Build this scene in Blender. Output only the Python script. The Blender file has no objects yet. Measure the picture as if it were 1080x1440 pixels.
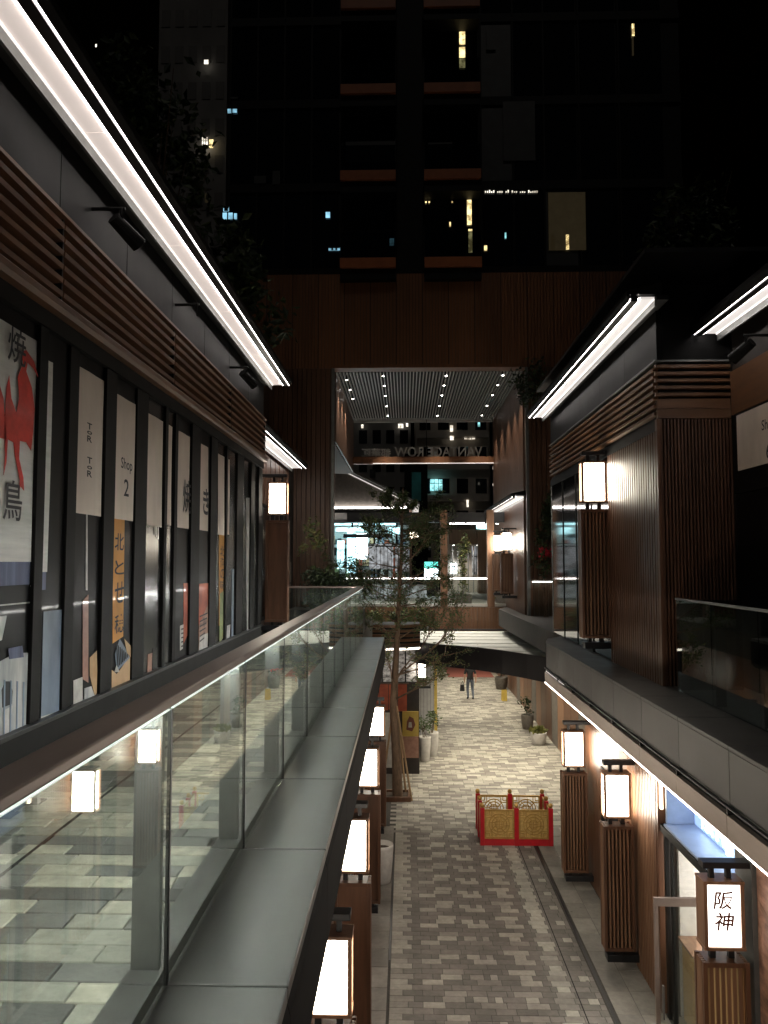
import bpy, math, random
from mathutils import Vector, Matrix
random.seed(7)
SC = bpy.context.scene
COL = SC.collection
PI = math.pi
# ------------------------------------------------------------------ camera
F = 1081.0; CAMZ = 6.5
PITCH = math.atan(70 / F); YAW = math.atan(30 * math.cos(PITCH) / F)
cd = bpy.data.cameras.new('camera'); cam = bpy.data.objects.new('camera', cd); COL.objects.link(cam)
cd.sensor_fit = 'VERTICAL'; cd.sensor_height = 36; cd.lens = F / 1440 * 36
cd.clip_start = .05; cd.clip_end = 600
cam.location = (0, 0, CAMZ); cam.rotation_euler = (PI / 2 + PITCH, 0, YAW)
SC.camera = cam
# ------------------------------------------------------------------ world: night sky
w = bpy.data.worlds.new('World'); SC.world = w; w.use_nodes = True
nt = w.node_tree; bg = nt.nodes['Background']
sky = nt.nodes.new('ShaderNodeTexSky'); sky.sky_type = 'NISHITA'; sky.sun_disc = False
sky.sun_elevation = math.radians(-6); sky.sun_rotation = math.radians(200)
nt.links.new(sky.outputs[0], bg.inputs[0]); bg.inputs[1].default_value = .12
sd = bpy.data.lights.new('city_glow', 'SUN'); sd.energy = .045; sd.angle = math.radians(.5); sd.color = (1, .93, .84)  # weak warm lamp added in place of scattered city light
so = bpy.data.objects.new('city_glow', sd); COL.objects.link(so); so.rotation_euler = (math.radians(35), 0, math.radians(4))
vs = SC.view_settings; vs.view_transform = 'Standard'; vs.look = 'None'; vs.gamma = 1; vs.exposure = 1.0
cy = SC.cycles
cy.use_denoising = True; cy.max_bounces = 8; cy.diffuse_bounces = 4; cy.glossy_bounces = 5; cy.transparent_max_bounces = 16
cy.caustics_reflective = False; cy.caustics_refractive = False; cy.sample_clamp_indirect = 4; cy.use_light_tree = True

# ------------------------------------------------------------------ helpers
_w = Vector((-math.sin(YAW) * math.cos(PITCH), math.cos(YAW) * math.cos(PITCH), math.sin(PITCH)))
_r = Vector((math.cos(YAW), math.sin(YAW), 0)); _u = _r.cross(_w)
def at(px, py, X=None, Y=None, Z=None):
    d = _w + _r * ((px - 540) / F) - _u * ((py - 720) / F)
    t = X / d.x if X is not None else (Y / d.y if Y is not None else (Z - CAMZ) / d.z)
    return Vector((0, 0, CAMZ)) + d * t

def mat(name, col, rough=.5, metal=0., emit=None, estr=0., var=.0, scale=6., stretch=(1, 1, 1), col2=None, bump=0., bscale=None,
        coat=0., spec=.5, rvar=0., objrand=0., detail=4, stain=0.):
    m = bpy.data.materials.new(name); m.use_nodes = True
    n = m.node_tree; P = n.nodes['Principled BSDF']; L = n.links.new
    P.inputs['Base Color'].default_value = (*col, 1); P.inputs['Roughness'].default_value = rough
    P.inputs['Metallic'].default_value = metal; P.inputs['Specular IOR Level'].default_value = spec
    if coat: P.inputs['Coat Weight'].default_value = coat; P.inputs['Coat Roughness'].default_value = .06
    if emit: P.inputs['Emission Color'].default_value = (*emit, 1); P.inputs['Emission Strength'].default_value = estr
    if col2 or var or bump or rvar or objrand:
        g = n.nodes.new('ShaderNodeNewGeometry'); mp = n.nodes.new('ShaderNodeMapping'); mp.inputs['Scale'].default_value = stretch
        L(g.outputs['Position'], mp.inputs['Vector'])
        nz = n.nodes.new('ShaderNodeTexNoise'); nz.inputs['Scale'].default_value = scale; nz.inputs['Detail'].default_value = detail; nz.inputs['Roughness'].default_value = .62
        L(mp.outputs[0], nz.inputs['Vector'])
        fac = nz.outputs['Fac']
        if col2 or var or objrand:
            c2 = col2 or tuple(c * (1 - var) for c in col)
            c1 = col if col2 else tuple(min(1, c * (1 + var)) for c in col)
            cr = n.nodes.new('ShaderNodeValToRGB'); e = cr.color_ramp.elements
            e[0].position = .32; e[1].position = .68; e[0].color = (*c2, 1); e[1].color = (*c1, 1)
            L(fac, cr.inputs[0]); out = cr.outputs[0]
            if objrand:
                oi = n.nodes.new('ShaderNodeObjectInfo'); mr = n.nodes.new('ShaderNodeMapRange')
                mr.inputs['To Min'].default_value = 1 - objrand; mr.inputs['To Max'].default_value = 1 + objrand
                L(oi.outputs['Random'], mr.inputs['Value'])
                hs = n.nodes.new('ShaderNodeHueSaturation'); L(mr.outputs[0], hs.inputs['Value']); L(out, hs.inputs['Color']); out = hs.outputs[0]
            if stain:
                n2 = n.nodes.new('ShaderNodeTexNoise'); n2.inputs['Scale'].default_value = 1.1; n2.inputs['Detail'].default_value = 7; n2.inputs['Roughness'].default_value = .7
                L(g.outputs['Position'], n2.inputs['Vector'])
                m3 = n.nodes.new('ShaderNodeMapRange'); m3.inputs['From Min'].default_value = .35; m3.inputs['From Max'].default_value = .62; m3.inputs['To Min'].default_value = 1 - stain; m3.inputs['To Max'].default_value = 1.08
                L(n2.outputs['Fac'], m3.inputs['Value'])
                n4 = n.nodes.new('ShaderNodeTexVoronoi'); n4.inputs['Scale'].default_value = 2.6; L(g.outputs['Position'], n4.inputs['Vector'])
                m4 = n.nodes.new('ShaderNodeMapRange'); m4.inputs['From Min'].default_value = .045; m4.inputs['From Max'].default_value = .075; m4.inputs['To Min'].default_value = .55; L(n4.outputs['Distance'], m4.inputs['Value'])
                mm = n.nodes.new('ShaderNodeMath'); mm.operation = 'MULTIPLY'; L(m3.outputs[0], mm.inputs[0]); L(m4.outputs[0], mm.inputs[1])
                h2 = n.nodes.new('ShaderNodeHueSaturation'); L(mm.outputs[0], h2.inputs['Value']); L(out, h2.inputs['Color']); out = h2.outputs[0]
            L(out, P.inputs['Base Color'])
            if name.startswith(('win_', 'disp_')) and name != 'win_warm_dim':
                vm = n.nodes.new('ShaderNodeMix'); vm.data_type = 'RGBA'; vm.blend_type = 'MULTIPLY'; vm.inputs[0].default_value = 1
                c5 = n.nodes.new('ShaderNodeValToRGB'); c5.color_ramp.elements[0].position = .38; c5.color_ramp.elements[1].position = .6; c5.color_ramp.elements[0].color = (.22, .2, .18, 1)
                L(fac, c5.inputs[0]); vm.inputs[6].default_value = (*emit, 1); L(c5.outputs[0], vm.inputs[7]); L(vm.outputs[2], P.inputs['Emission Color'])
        if rvar:
            mr = n.nodes.new('ShaderNodeMapRange'); mr.inputs['To Min'].default_value = max(.03, rough - rvar); mr.inputs['To Max'].default_value = min(1, rough + rvar)
            L(fac, mr.inputs['Value']); L(mr.outputs[0], P.inputs['Roughness'])
        if bump:
            nb = nz
            if bscale:
                nb = n.nodes.new('ShaderNodeTexNoise'); nb.inputs['Scale'].default_value = bscale; nb.inputs['Detail'].default_value = 3; L(mp.outputs[0], nb.inputs['Vector'])
            b = n.nodes.new('ShaderNodeBump'); b.inputs['Strength'].default_value = bump; b.inputs['Distance'].default_value = .01
            L(nb.outputs['Fac'], b.inputs['Height']); L(b.outputs[0], P.inputs['Normal'])
    return m

def glass_mat(name, tint, base=.07, dirt=0.):
    m = bpy.data.materials.new(name); m.use_nodes = True; n = m.node_tree; L = n.links.new
    n.nodes.remove(n.nodes['Principled BSDF']); out = n.nodes['Material Output']
    tr = n.nodes.new('ShaderNodeBsdfTransparent'); tr.inputs[0].default_value = (*tint, 1)
    gl = n.nodes.new('ShaderNodeBsdfGlossy'); gl.inputs['Roughness'].default_value = .0; gl.inputs[0].default_value = (.95, 1, .97, 1)
    lw = n.nodes.new('ShaderNodeLayerWeight'); lw.inputs['Blend'].default_value = .5
    pw = n.nodes.new('ShaderNodeMath'); pw.operation = 'POWER'; pw.inputs[1].default_value = 5; L(lw.outputs['Facing'], pw.inputs[0])
    ma = n.nodes.new('ShaderNodeMath'); ma.operation = 'MULTIPLY_ADD'; ma.inputs[1].default_value = .9; ma.inputs[2].default_value = base; L(pw.outputs[0], ma.inputs[0])
    mx = n.nodes.new('ShaderNodeMixShader'); L(ma.outputs[0], mx.inputs[0]); L(tr.outputs[0], mx.inputs[1]); L(gl.outputs[0], mx.inputs[2])
    sh = mx.outputs[0]
    if dirt:
        df = n.nodes.new('ShaderNodeBsdfDiffuse'); df.inputs[0].default_value = (.6, .66, .62, 1)
        g = n.nodes.new('ShaderNodeNewGeometry'); nz = n.nodes.new('ShaderNodeTexNoise'); nz.inputs['Scale'].default_value = 3; nz.inputs['Detail'].default_value = 6
        L(g.outputs['Position'], nz.inputs['Vector'])
        mr = n.nodes.new('ShaderNodeMapRange'); mr.inputs['From Min'].default_value = .35; mr.inputs['From Max'].default_value = .75; mr.inputs['To Max'].default_value = dirt; L(nz.outputs['Fac'], mr.inputs['Value'])
        m2 = n.nodes.new('ShaderNodeMixShader'); L(mr.outputs[0], m2.inputs[0]); L(sh, m2.inputs[1]); L(df.outputs[0], m2.inputs[2]); sh = m2.outputs[0]
    L(sh, out.inputs['Surface'])
    return m

M = {}
M['black_metal'] = mat('black_metal', (.018, .018, .02), .42, .3, var=.25, scale=2, rvar=.1)
M['dark_panel'] = mat('dark_panel', (.0055, .0055, .0056), .55, 0, spec=.1, var=.18, scale=1.5, rvar=.1)
M['frame_black'] = mat('frame_black', (.0055, .0053, .005), .6, 0, var=.2, scale=3, rvar=.08, spec=.16)
M['coping'] = mat('coping', (.085, .084, .079), .36, .4, col2=(.055, .055, .053), scale=3, stretch=(1.3, .5, 1), rvar=.1, bump=.03, bscale=9, detail=5)
M['coping_b'] = mat('coping_b', (.034, .03, .028), .45, 0, spec=.3, col2=(.022, .02, .019), scale=2, rvar=.1, bump=.05, bscale=9)
M['ledge_stone'] = mat('ledge_stone', (.055, .05, .047), .7, col2=(.04, .037, .035), scale=4, spec=.3)
M['matte_black'] = mat('matte_black', (.006, .006, .006), .8, spec=.12)
M['rail'] = mat('rail', (.27, .21, .18), .42, .35, var=.15, scale=4, stretch=(1, .2, 1))
M['steel_grey'] = mat('steel_grey', (.17, .175, .17), .45, .5, var=.15, scale=5)
M['wood'] = mat('wood', (.13, .06, .032), .42, col2=(.075, .034, .018), scale=9, stretch=(1, 1, .12), bump=.15, rvar=.1, objrand=.15)
M['wood_dark'] = mat('wood_dark', (.115, .052, .028), .42, col2=(.065, .029, .016), scale=9, stretch=(1, 1, .12), bump=.15, rvar=.1)
M['wood_h'] = mat('wood_h', (.17, .082, .04), .42, col2=(.1, .047, .023), scale=9, stretch=(.15, .15, 1), bump=.15, rvar=.1, objrand=.15)
M['wood_light'] = mat('wood_light', (.24, .13, .075), .45, col2=(.16, .08, .045), scale=10, stretch=(1, 1, .1), bump=.15, rvar=.1, objrand=.12)
M['portal_wood'] = mat('portal_wood', (.19, .076, .03), .5, col2=(.125, .05, .02), scale=7, stretch=(1, 1, .1), bump=.1, objrand=.12)
M['portal_gap'] = mat('portal_gap', (.06, .026, .012), .7)
M['white_slat'] = mat('white_slat', (.5, .49, .47), .45, .3, var=.1, scale=3)
M['soffit'] = mat('soffit', (.7, .64, .6), .4, emit=(1, .86, .79), estr=.26, var=.06, scale=2)  # emission stands in for LED light falling on the soffit
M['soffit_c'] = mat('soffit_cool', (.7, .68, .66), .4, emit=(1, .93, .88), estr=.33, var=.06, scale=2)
M['soffit_line'] = mat('soffit_line', (.9, .9, .9), .4, emit=(1, .92, .86), estr=.6)
M['soffit_warm'] = mat('soffit_warm', (.9, .9, .9), .4, emit=(1, .85, .72), estr=1.6)
M['led'] = mat('led', (.9, .9, .9), .4, emit=(1, .93, .88), estr=9)
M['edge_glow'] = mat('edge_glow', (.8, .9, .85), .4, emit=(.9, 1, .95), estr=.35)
M['led_rail'] = mat('led_rail', (.9, .9, .9), .4, emit=(1, 1, .95), estr=150)
M['led_ledge'] = mat('led_ledge', (.9, .9, .9), .4, emit=(1, .86, .76), estr=16)
M['lantern'] = mat('lantern', (.9, .88, .8), .5, emit=(1, .9, .74), estr=18)
M['lantern_dim'] = mat('lantern_dim', (.9, .88, .8), .5, emit=(1, .84, .6), estr=5)
M['downlight'] = mat('downlight', (.9, .9, .9), .4, emit=(1, .95, .88), estr=14)
M['glow'] = mat('glow', (.8, .6, .3), .5, emit=(1, .66, .25), estr=1.0)
M['glass'] = glass_mat('glass', (.9, .935, .905), .07, .05)
M['glass_clear'] = glass_mat('glass_clear', (.95, .96, .95), .05)
M['glass_dark'] = glass_mat('glass_dark', (.3, .33, .33), .08)
M['glass_tint'] = glass_mat('glass_tint', (.5, .56, .58), .09)
M['window_dark'] = mat('window_dark', (.012, .013, .015), .06, 0, spec=.8, bump=.012, scale=1.2)
M['tower_glass'] = mat('tower_glass', (.006, .007, .009), .12, 0, spec=.5)
M['tower_frame'] = mat('tower_frame', (.004, .004, .0045), .6, var=.2, spec=.2)
M['tower_blind'] = mat('tower_blind', (.02, .021, .022), .5, var=.3, scale=3)
M['balcony'] = mat('balcony', (.34, .105, .033), .5, col2=(.27, .08, .025), scale=3)
M['concrete_far'] = mat('concrete_far', (.25, .24, .23), .85, col2=(.17, .165, .16), scale=.35, stretch=(1, 1, .5))
M['concrete_far2'] = mat('concrete_far2', (.5, .44, .38), .85, col2=(.38, .34, .29), scale=.5)
M['bluegrey_far'] = mat('bluegrey_far', (.14, .18, .28), .8, col2=(.1, .13, .21), scale=.5)
M['dull_window'] = mat('dull_window', (.11, .105, .1), .5)
M['void'] = mat('void', (.008, .008, .009), .8)
M['interior'] = mat('interior', (.035, .03, .028), .8, var=.3, scale=2)
M['win_warm'] = mat('win_warm', (.2, .18, .1), .5, emit=(1, .78, .36), estr=1.1, var=.3, scale=5)
M['win_warm_dim'] = mat('win_warm_dim', (.1, .08, .05), .5, emit=(1, .75, .35), estr=.006, var=.3, scale=3)
M['win_white'] = mat('win_white', (.2, .2, .2), .5, emit=(1, .93, .78), estr=1.1, var=.3, scale=1.6)
M['win_blue_refl'] = mat('win_blue_refl', (.1, .2, .3), .5, emit=(.35, .75, 1), estr=.6, var=.3, scale=1.6)  # reflections in the tower glass, put in as emission
M['win_cyan'] = mat('win_cyan', (.1, .2, .3), .5, emit=(.35, .9, .95), estr=1.0, var=.3, scale=1.6)
M['win_teal'] = mat('win_teal', (.02, .1, .1), .5, emit=(.05, .35, .34), estr=.02, var=.4, scale=.6)
M['disp_white'] = mat('disp_white', (.5, .6, .6), .5, emit=(.8, .95, 1), estr=5)
M['shop_light'] = mat('shop_light', (.8, .8, .8), .5, emit=(1, .94, .88), estr=9)
M['disp_cyan'] = mat('disp_cyan', (.3, .5, .5), .5, emit=(.4, .78, .86), estr=3.2, var=.3, scale=3)
M['disp_grey'] = mat('disp_grey', (.4, .4, .4), .5, emit=(.8, .85, .9), estr=.25, col2=(.1, .1, .1), scale=3)
M['disp_dim'] = mat('disp_dim', (.4, .4, .4), .3, emit=(.9, .85, .8), estr=.05, col2=(.02, .02, .02), scale=9, stretch=(1, 1, 1.6))
M['disp_green'] = mat('disp_green', (.1, .4, .35), .5, emit=(.15, .9, .75), estr=.8)
M['blue_box'] = mat('blue_box', (.4, .5, .75), .4, emit=(.36, .58, 1), estr=.42)
M['blue_paint'] = mat('blue_paint', (.3, .36, .48), .4, var=.1)
M['sign_white'] = mat('sign_white', (.9, .9, .9), .4, emit=(.75, .92, 1), estr=3)
M['white_wall'] = mat('white_wall', (.62, .6, .57), .6, var=.06, scale=2)
M['yellow_counter'] = mat('yellow_counter', (.55, .33, .1), .5, var=.15, scale=3)
M['banner'] = mat('banner', (.74, .64, .55), .8, col2=(.62, .53, .45), scale=2.5, stretch=(1, 1, .4), coat=.25, bump=.2, bscale=14)
M['banner_white'] = mat('banner_white', (.7, .69, .65), .85, col2=(.58, .57, .54), scale=6, stretch=(.3, .3, 3), coat=.25, bump=.3)
M['ink'] = mat('ink', (.012, .012, .015), .6)
M['ink_brown'] = mat('ink_brown', (.16, .05, .035), .6)
M['red_ink'] = mat('red_ink', (.55, .035, .02), .6, var=.2, scale=9, coat=.25)
M['orange_print'] = mat('orange_print', (.55, .24, .04), .6, var=.1, scale=5, coat=.25)
M['red_print'] = mat('red_print', (.5, .11, .045), .6, col2=(.3, .06, .03), scale=4, coat=.3)
M['food_print'] = mat('food_print', (.5, .27, .18), .45, col2=(.1, .045, .03), scale=3.2, stretch=(1, 1, 2.2), coat=.4)
M['fringe'] = mat('fringe', (.13, .15, .24), .7, col2=(.07, .08, .14), scale=20, stretch=(1, 1, .05), coat=.25)
M['steel_print'] = mat('steel_print', (.5, .5, .48), .5, col2=(.2, .22, .24), scale=2.4, stretch=(1, 2.2, .5), coat=.3)
M['blue_print'] = mat('blue_print', (.2, .26, .33), .5, col2=(.09, .125, .18), scale=2, stretch=(1, 1, .5), coat=.3)
M['paper_print'] = mat('paper_print', (.55, .53, .5), .5, col2=(.36, .35, .33), scale=6, coat=.3)
M['pink_print'] = mat('pink_print', (.4, .22, .16), .5, col2=(.25, .12, .09), scale=5, coat=.3)
M['card_print'] = mat('card_print', (.48, .32, .17), .6, col2=(.38, .24, .12), scale=5, coat=.2)
M['green_print'] = mat('green_print', (.3, .33, .12), .6, col2=(.15, .2, .1), scale=8, coat=.3)
M['dark_print'] = mat('dark_print', (.005, .005, .0055), .45, spec=.12, col2=(.003, .003, .0035), scale=2, coat=.08)
M['grey_print'] = mat('grey_print', (.026, .026, .025), .22, spec=.35, col2=(.016, .016, .016), scale=2, stretch=(1, 3, .4), coat=.1)
M['red_lacquer'] = mat('red_lacquer', (.42, .008, .016), .35, var=.12, scale=8, coat=.3)
M['gold'] = mat('gold', (.55, .35, .11), .4, .45, col2=(.38, .22, .06), scale=14)
M['gold_dark'] = mat('gold_dark', (.6, .4, .14), .5, .2, var=.2, scale=20)
M['bark'] = mat('bark', (.17, .11, .07), .85, col2=(.085, .055, .036), scale=14, stretch=(1, 1, .3), bump=.5)
M['stake'] = mat('stake', (.3, .2, .11), .7, var=.2, scale=10, stretch=(1, 1, .1))
M['leaf'] = mat('leaf', (.07, .105, .03), .55, col2=(.035, .06, .018), scale=5)
M['leaf_y'] = mat('leaf_y', (.2, .19, .055), .55, col2=(.09, .11, .035), scale=5)
M['leaf_dark'] = mat('leaf_dark', (.03, .05, .022), .5, col2=(.015, .026, .012), scale=5)
M['flower'] = mat('flower', (.6, .02, .05), .6, var=.3, scale=9)
M['pot'] = mat('pot', (.55, .53, .5), .75, col2=(.42, .4, .38), scale=7, bump=.2)
M['pot_dark'] = mat('pot_dark', (.13, .115, .1), .7, var=.2, scale=7)
M['soil'] = mat('soil', (.05, .035, .025), .95, var=.3, scale=20)
M['canopy_top'] = mat('canopy_top', (.6, .6, .56), .6, col2=(.5, .5, .47), scale=3)
M['carpet'] = mat('carpet', (.28, .09, .07), .9, var=.15, scale=20)
M['skin'] = mat('skin', (.5, .3, .21), .55)
M['cloth_black'] = mat('cloth_black', (.02, .02, .022), .85, var=.2, scale=20)
M['jeans'] = mat('jeans', (.1, .12, .16), .85, var=.25, scale=18)
M['yellow_paint'] = mat('yellow_paint', (.5, .36, .07), .5, var=.1)
M['shutter'] = mat('shutter', (.42, .42, .42), .5, .2, var=.1)
def paver(n, c, v=.16):
    M[n] = mat(n, c, .62, var=v, scale=11, bump=.35, bscale=45, rvar=.12, objrand=.13, detail=6, stain=.3)
paver('pave_dark', (.16, .146, .13)); paver('pave_dark2', (.19, .175, .155)); paver('pave_mid', (.24, .225, .195)); paver('pave_light', (.37, .35, .3)); paver('pave_light2', (.32, .3, .26))
paver('up_dark', (.085, .088, .082)); paver('up_mid', (.15, .155, .145)); paver('up_light', (.38, .37, .3), .25); paver('up_light2', (.28, .285, .24), .25)
paver('flag', (.24, .222, .195), .14); paver('flag2', (.21, .195, .172), .14)
M['joint'] = mat('joint', (.06, .056, .05), .95, var=.2, scale=20)
M['asphalt'] = mat('asphalt', (.06, .058, .055), .9, var=.2, scale=8)

class MB:
    def __init__(s): s.v = []; s.f = []; s.m = []; s.sm = False
    def add(s, vs, fs, mi=0):
        b = len(s.v); s.v += [tuple(v) for v in vs]
        for f in fs: s.f.append(tuple(b + i for i in f)); s.m.append(mi)
        return s
    def box(s, x0, x1, y0, y1, z0, z1, mi=0):
        if x0 > x1: x0, x1 = x1, x0
        if y0 > y1: y0, y1 = y1, y0
        if z0 > z1: z0, z1 = z1, z0
        return s.add([(x0,y0,z0),(x1,y0,z0),(x1,y1,z0),(x0,y1,z0),(x0,y0,z1),(x1,y0,z1),(x1,y1,z1),(x0,y1,z1)],
              [(3,2,1,0),(4,5,6,7),(0,1,5,4),(1,2,6,5),(2,3,7,6),(3,0,4,7)], mi)
    def prism(s, pts, axis, a, b, mi=0):
        """pts: 2-D outline; axis 'x','y','z': extruded from a to b."""
        def mk(p, t): return {'x': (t, p[0], p[1]), 'y': (p[0], t, p[1]), 'z': (p[0], p[1], t)}[axis]
        n = len(pts); vs = [mk(p, a) for p in pts] + [mk(p, b) for p in pts]
        fs = [tuple(range(n - 1, -1, -1)), tuple(range(n, 2 * n))] + [(i, (i + 1) % n, n + (i + 1) % n, n + i) for i in range(n)]
        return s.add(vs, fs, mi)
    def tube(s, p0, p1, r0, r1=None, n=8, mi=0, cap=True):
        p0 = Vector(p0); p1 = Vector(p1); r1 = r0 if r1 is None else r1
        d = (p1 - p0).normalized(); a = d.orthogonal().normalized(); b = d.cross(a)
        vs = []
        for p, r in ((p0, r0), (p1, r1)):
            for i in range(n):
                t = 2 * PI * i / n; vs.append(p + a * (r * math.cos(t)) + b * (r * math.sin(t)))
        fs = [(i, (i + 1) % n, n + (i + 1) % n, n + i) for i in range(n)]
        if cap: fs += [tuple(range(n - 1, -1, -1)), tuple(range(n, 2 * n))]
        return s.add(vs, fs, mi)
    def lathe(s, prof, c=(0, 0, 0), n=20, mi=0):
        vs = []; fs = []
        for r, z in prof:
            for i in range(n):
                t = 2 * PI * i / n; vs.append((c[0] + r * math.cos(t), c[1] + r * math.sin(t), c[2] + z))
        k = len(prof)
        for j in range(k - 1):
            for i in range(n): fs.append((j*n+i, j*n+(i+1) % n, (j+1)*n+(i+1) % n, (j+1)*n+i))
        fs.append(tuple(range(n - 1, -1, -1))); fs.append(tuple(range((k-1)*n, k*n)))
        return s.add(vs, fs, mi)
    def build(s, name, mats, parent=None, local=False, smooth=False, bevel=0):
        if not isinstance(mats, (list, tuple)): mats = [mats]
        off = Vector((0, 0, 0))
        if parent is not None and not local:
            q = parent
            while q is not None: off += Vector(q.location); q = q.parent
        me = bpy.data.meshes.new(name)
        me.from_pydata([tuple(Vector(v) - off) for v in s.v] if off.length else s.v, [], s.f)
        for mm in mats: me.materials.append(M[mm] if isinstance(mm, str) else mm)
        if len(mats) > 1: me.polygons.foreach_set('material_index', s.m)
        if smooth: me.polygons.foreach_set('use_smooth', [True] * len(me.polygons))
        o = bpy.data.objects.new(name, me); COL.objects.link(o)
        if parent is not None: o.parent = parent
        if bevel:
            b = o.modifiers.new('bevel', 'BEVEL'); b.width = bevel; b.segments = 2; b.limit_method = 'ANGLE'
        return o

def tag(o, label=None, cat=None, group=None, kind=None):
    if label: o['label'] = label
    if cat: o['category'] = cat
    if group: o['group'] = group
    if kind: o['kind'] = kind
    return o
def thing(name, loc, label, cat, group=None, rz=0):
    o = bpy.data.objects.new(name, None); COL.objects.link(o); o.location = loc; o.rotation_euler = (0, 0, rz); o.empty_display_size = .2
    return tag(o, label, cat, group)
def bx(name, m, parent, x0, x1, y0, y1, z0, z1, bevel=0, local=False):
    return MB().box(x0, x1, y0, y1, z0, z1).build(name, m, parent, bevel=bevel, local=local)
def copy_tree(o, parent=None):
    c = o.copy(); COL.objects.link(c); c.parent = parent
    for ch in list(o.children): copy_tree(ch, c)
    return c
def share(src, parent, dx=0, dy=0, dz=0):
    c = src.copy(); COL.objects.link(c); c.parent = parent
    c.location = Vector(src.location) + Vector((dx, dy, dz)); return c

_tc = {}
def glyphs(body, spacing=1.0):
    key = body
    if key not in _tc:
        c = bpy.data.curves.new('lettering', 'FONT'); c.body = body; c.space_character = spacing
        c.resolution_u = 3; c.offset = .02 if body in ('阪', '神', 'T', 'o', 'R', 'き') else .01
        o = bpy.data.objects.new('lettering', c); COL.objects.link(o)
        bpy.context.view_layer.update()
        me = bpy.data.meshes.new_from_object(o.evaluated_get(bpy.context.evaluated_depsgraph_get()))
        vs = [tuple(v.co) for v in me.vertices]; fs = [tuple(p.vertices) for p in me.polygons]
        bpy.data.objects.remove(o); bpy.data.curves.remove(c); bpy.data.meshes.remove(me)
        xs = [v[0] for v in vs]; ys = [v[1] for v in vs]
        x0, x1, y0, y1 = min(xs), max(xs), min(ys), max(ys)
        _tc[key] = ([((v[0] - x0) / (y1 - y0), (v[1] - y0) / (y1 - y0)) for v in vs], fs, (x1 - x0) / (y1 - y0))
    return _tc[key]
def lettering(mb, body, h, org, xd, yd, width=None, mi=0, shear=0, center=False, thick=0):
    """letters of height h; org is the lower left corner (or lower centre)."""
    vs, fs, asp = glyphs(body); sx = (width / asp) if width else h
    xd = Vector(xd); yd = Vector(yd); org = Vector(org); c = asp * sx / 2 if center else 0
    P_ = [org + xd * (v[0] * sx - c + shear * v[1] * h) + yd * (v[1] * h) for v in vs]
    mb.add(P_, fs, mi)
    if thick:
        nn = xd.cross(yd).normalized() * thick; n = len(P_); ec = {}
        for f in fs:
            for i in range(len(f)): k = (f[i], f[(i + 1) % len(f)]); ec[k] = 1
        side = [(b, a, a + n, b + n) for (a, b) in ec if (b, a) not in ec]
        mb.add(P_ + [p - nn for p in P_], [tuple(reversed([i + n for i in f])) for f in fs] + side, mi)

ZF = 4.83
# ================================================================== GROUND
g = MB().box(-120, 120, -30, 220, -.6, -.02).build('ground', 'asphalt'); tag(g, kind='structure')
street = MB().box(-1.3, 5.4, 2, 50, -.019, -.006).build('street', 'joint'); tag(street, kind='structure')
# -- pavers: period of four rows, light stones as intervals of x
RDY = .155
PAT = [[(-.25, .03), (.25, .58), (1.1, 1.48), (1.77, 2.11), (2.24, 2.54)],
       [(-.25, .12), (.54, .88), (1.0, 1.22), (1.32, 1.44), (1.78, 1.98), (2.2, 2.5), (2.7, 2.86)],
       [(-.25, -.05), (.58, .92), (1.62, 2.05), (2.26, 2.54)],
       [(-.25, .1), (2.3, 2.5)]]
def row_pieces(r, y):
    out = []
    if y < 19.0:
        iv = PAT[r % 4]; br = []
        x = -.25
        for a, b in iv:
            while a - x > .36: br.append((x, x + .3, 0)); x += .3
            if a - x > .02: br.append((x, a, 0))
            br.append((a, b, 1)); x = b
        while 2.93 - x > .36: br.append((x, x + .3, 0)); x += .3
        if 2.93 - x > .02: br.append((x, 2.93, 0))
        return br
    x = -.25 - (r % 2) * .15
    while x < 5.25:
        wd = random.choice((.3, .3, .3, .45)); out.append((x, min(x + wd, 5.3), 1 if random.random() < .5 else 0)); x += wd
    return out
rows = []
y = 9.9; r = 0
while y < 49.5:
    for a, b, l in row_pieces(r, y): rows.append((a, b, y, l))
    y += RDY; r += 1
near = [p for p in rows if p[2] > 10.55][:300]
nset = set((p[0], p[2]) for p in near)
unit = {}
def paver_mesh(wd, m, depth, nm='paver', th=.03):
    k = (round(wd, 3), m, depth, nm)
    if k not in unit:
        mb = MB(); g_ = .0035; b = .004
        x0, x1, y0, y1 = -wd/2+g_, wd/2-g_, -depth/2+g_, depth/2-g_
        mb.add([(x0,y0,-th),(x1,y0,-th),(x1,y1,-th),(x0,y1,-th),(x0,y0,-b),(x1,y0,-b),(x1,y1,-b),(x0,y1,-b),(x0+b,y0+b,0),(x1-b,y0+b,0),(x1-b,y1-b,0),(x0+b,y1-b,0)],
               [(0,1,5,4),(1,2,6,5),(2,3,7,6),(3,0,4,7),(4,5,9,8),(5,6,10,9),(6,7,11,10),(7,4,8,11),(8,9,10,11)])
        me = bpy.data.meshes.new(nm); me.from_pydata(mb.v, [], mb.f); me.materials.append(M[m]); unit[k] = me
    return unit[k]
def put_paver(parent, wd, m, depth, x, y, z, nm='paver'):
    o = bpy.data.objects.new(nm, paver_mesh(wd, m, depth, nm)); COL.objects.link(o); o.parent = parent
    o.location = (x, y, z + random.uniform(-.0015, .0015)); o.rotation_euler = (random.uniform(-.004, .004), random.uniform(-.004, .004), 0)
    return o
SH = ['pave_dark', 'pave_dark2', 'pave_mid', 'pave_light', 'pave_light2']
for a, b, y, l in near:
    m = random.choice(['pave_light', 'pave_light2', 'pave_light', 'pave_mid']) if l else random.choice(['pave_dark', 'pave_dark', 'pave_dark2'])
    put_paver(street, round(b - a, 2), m, RDY, (a + b) / 2, y, .0)
far = MB()
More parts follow.
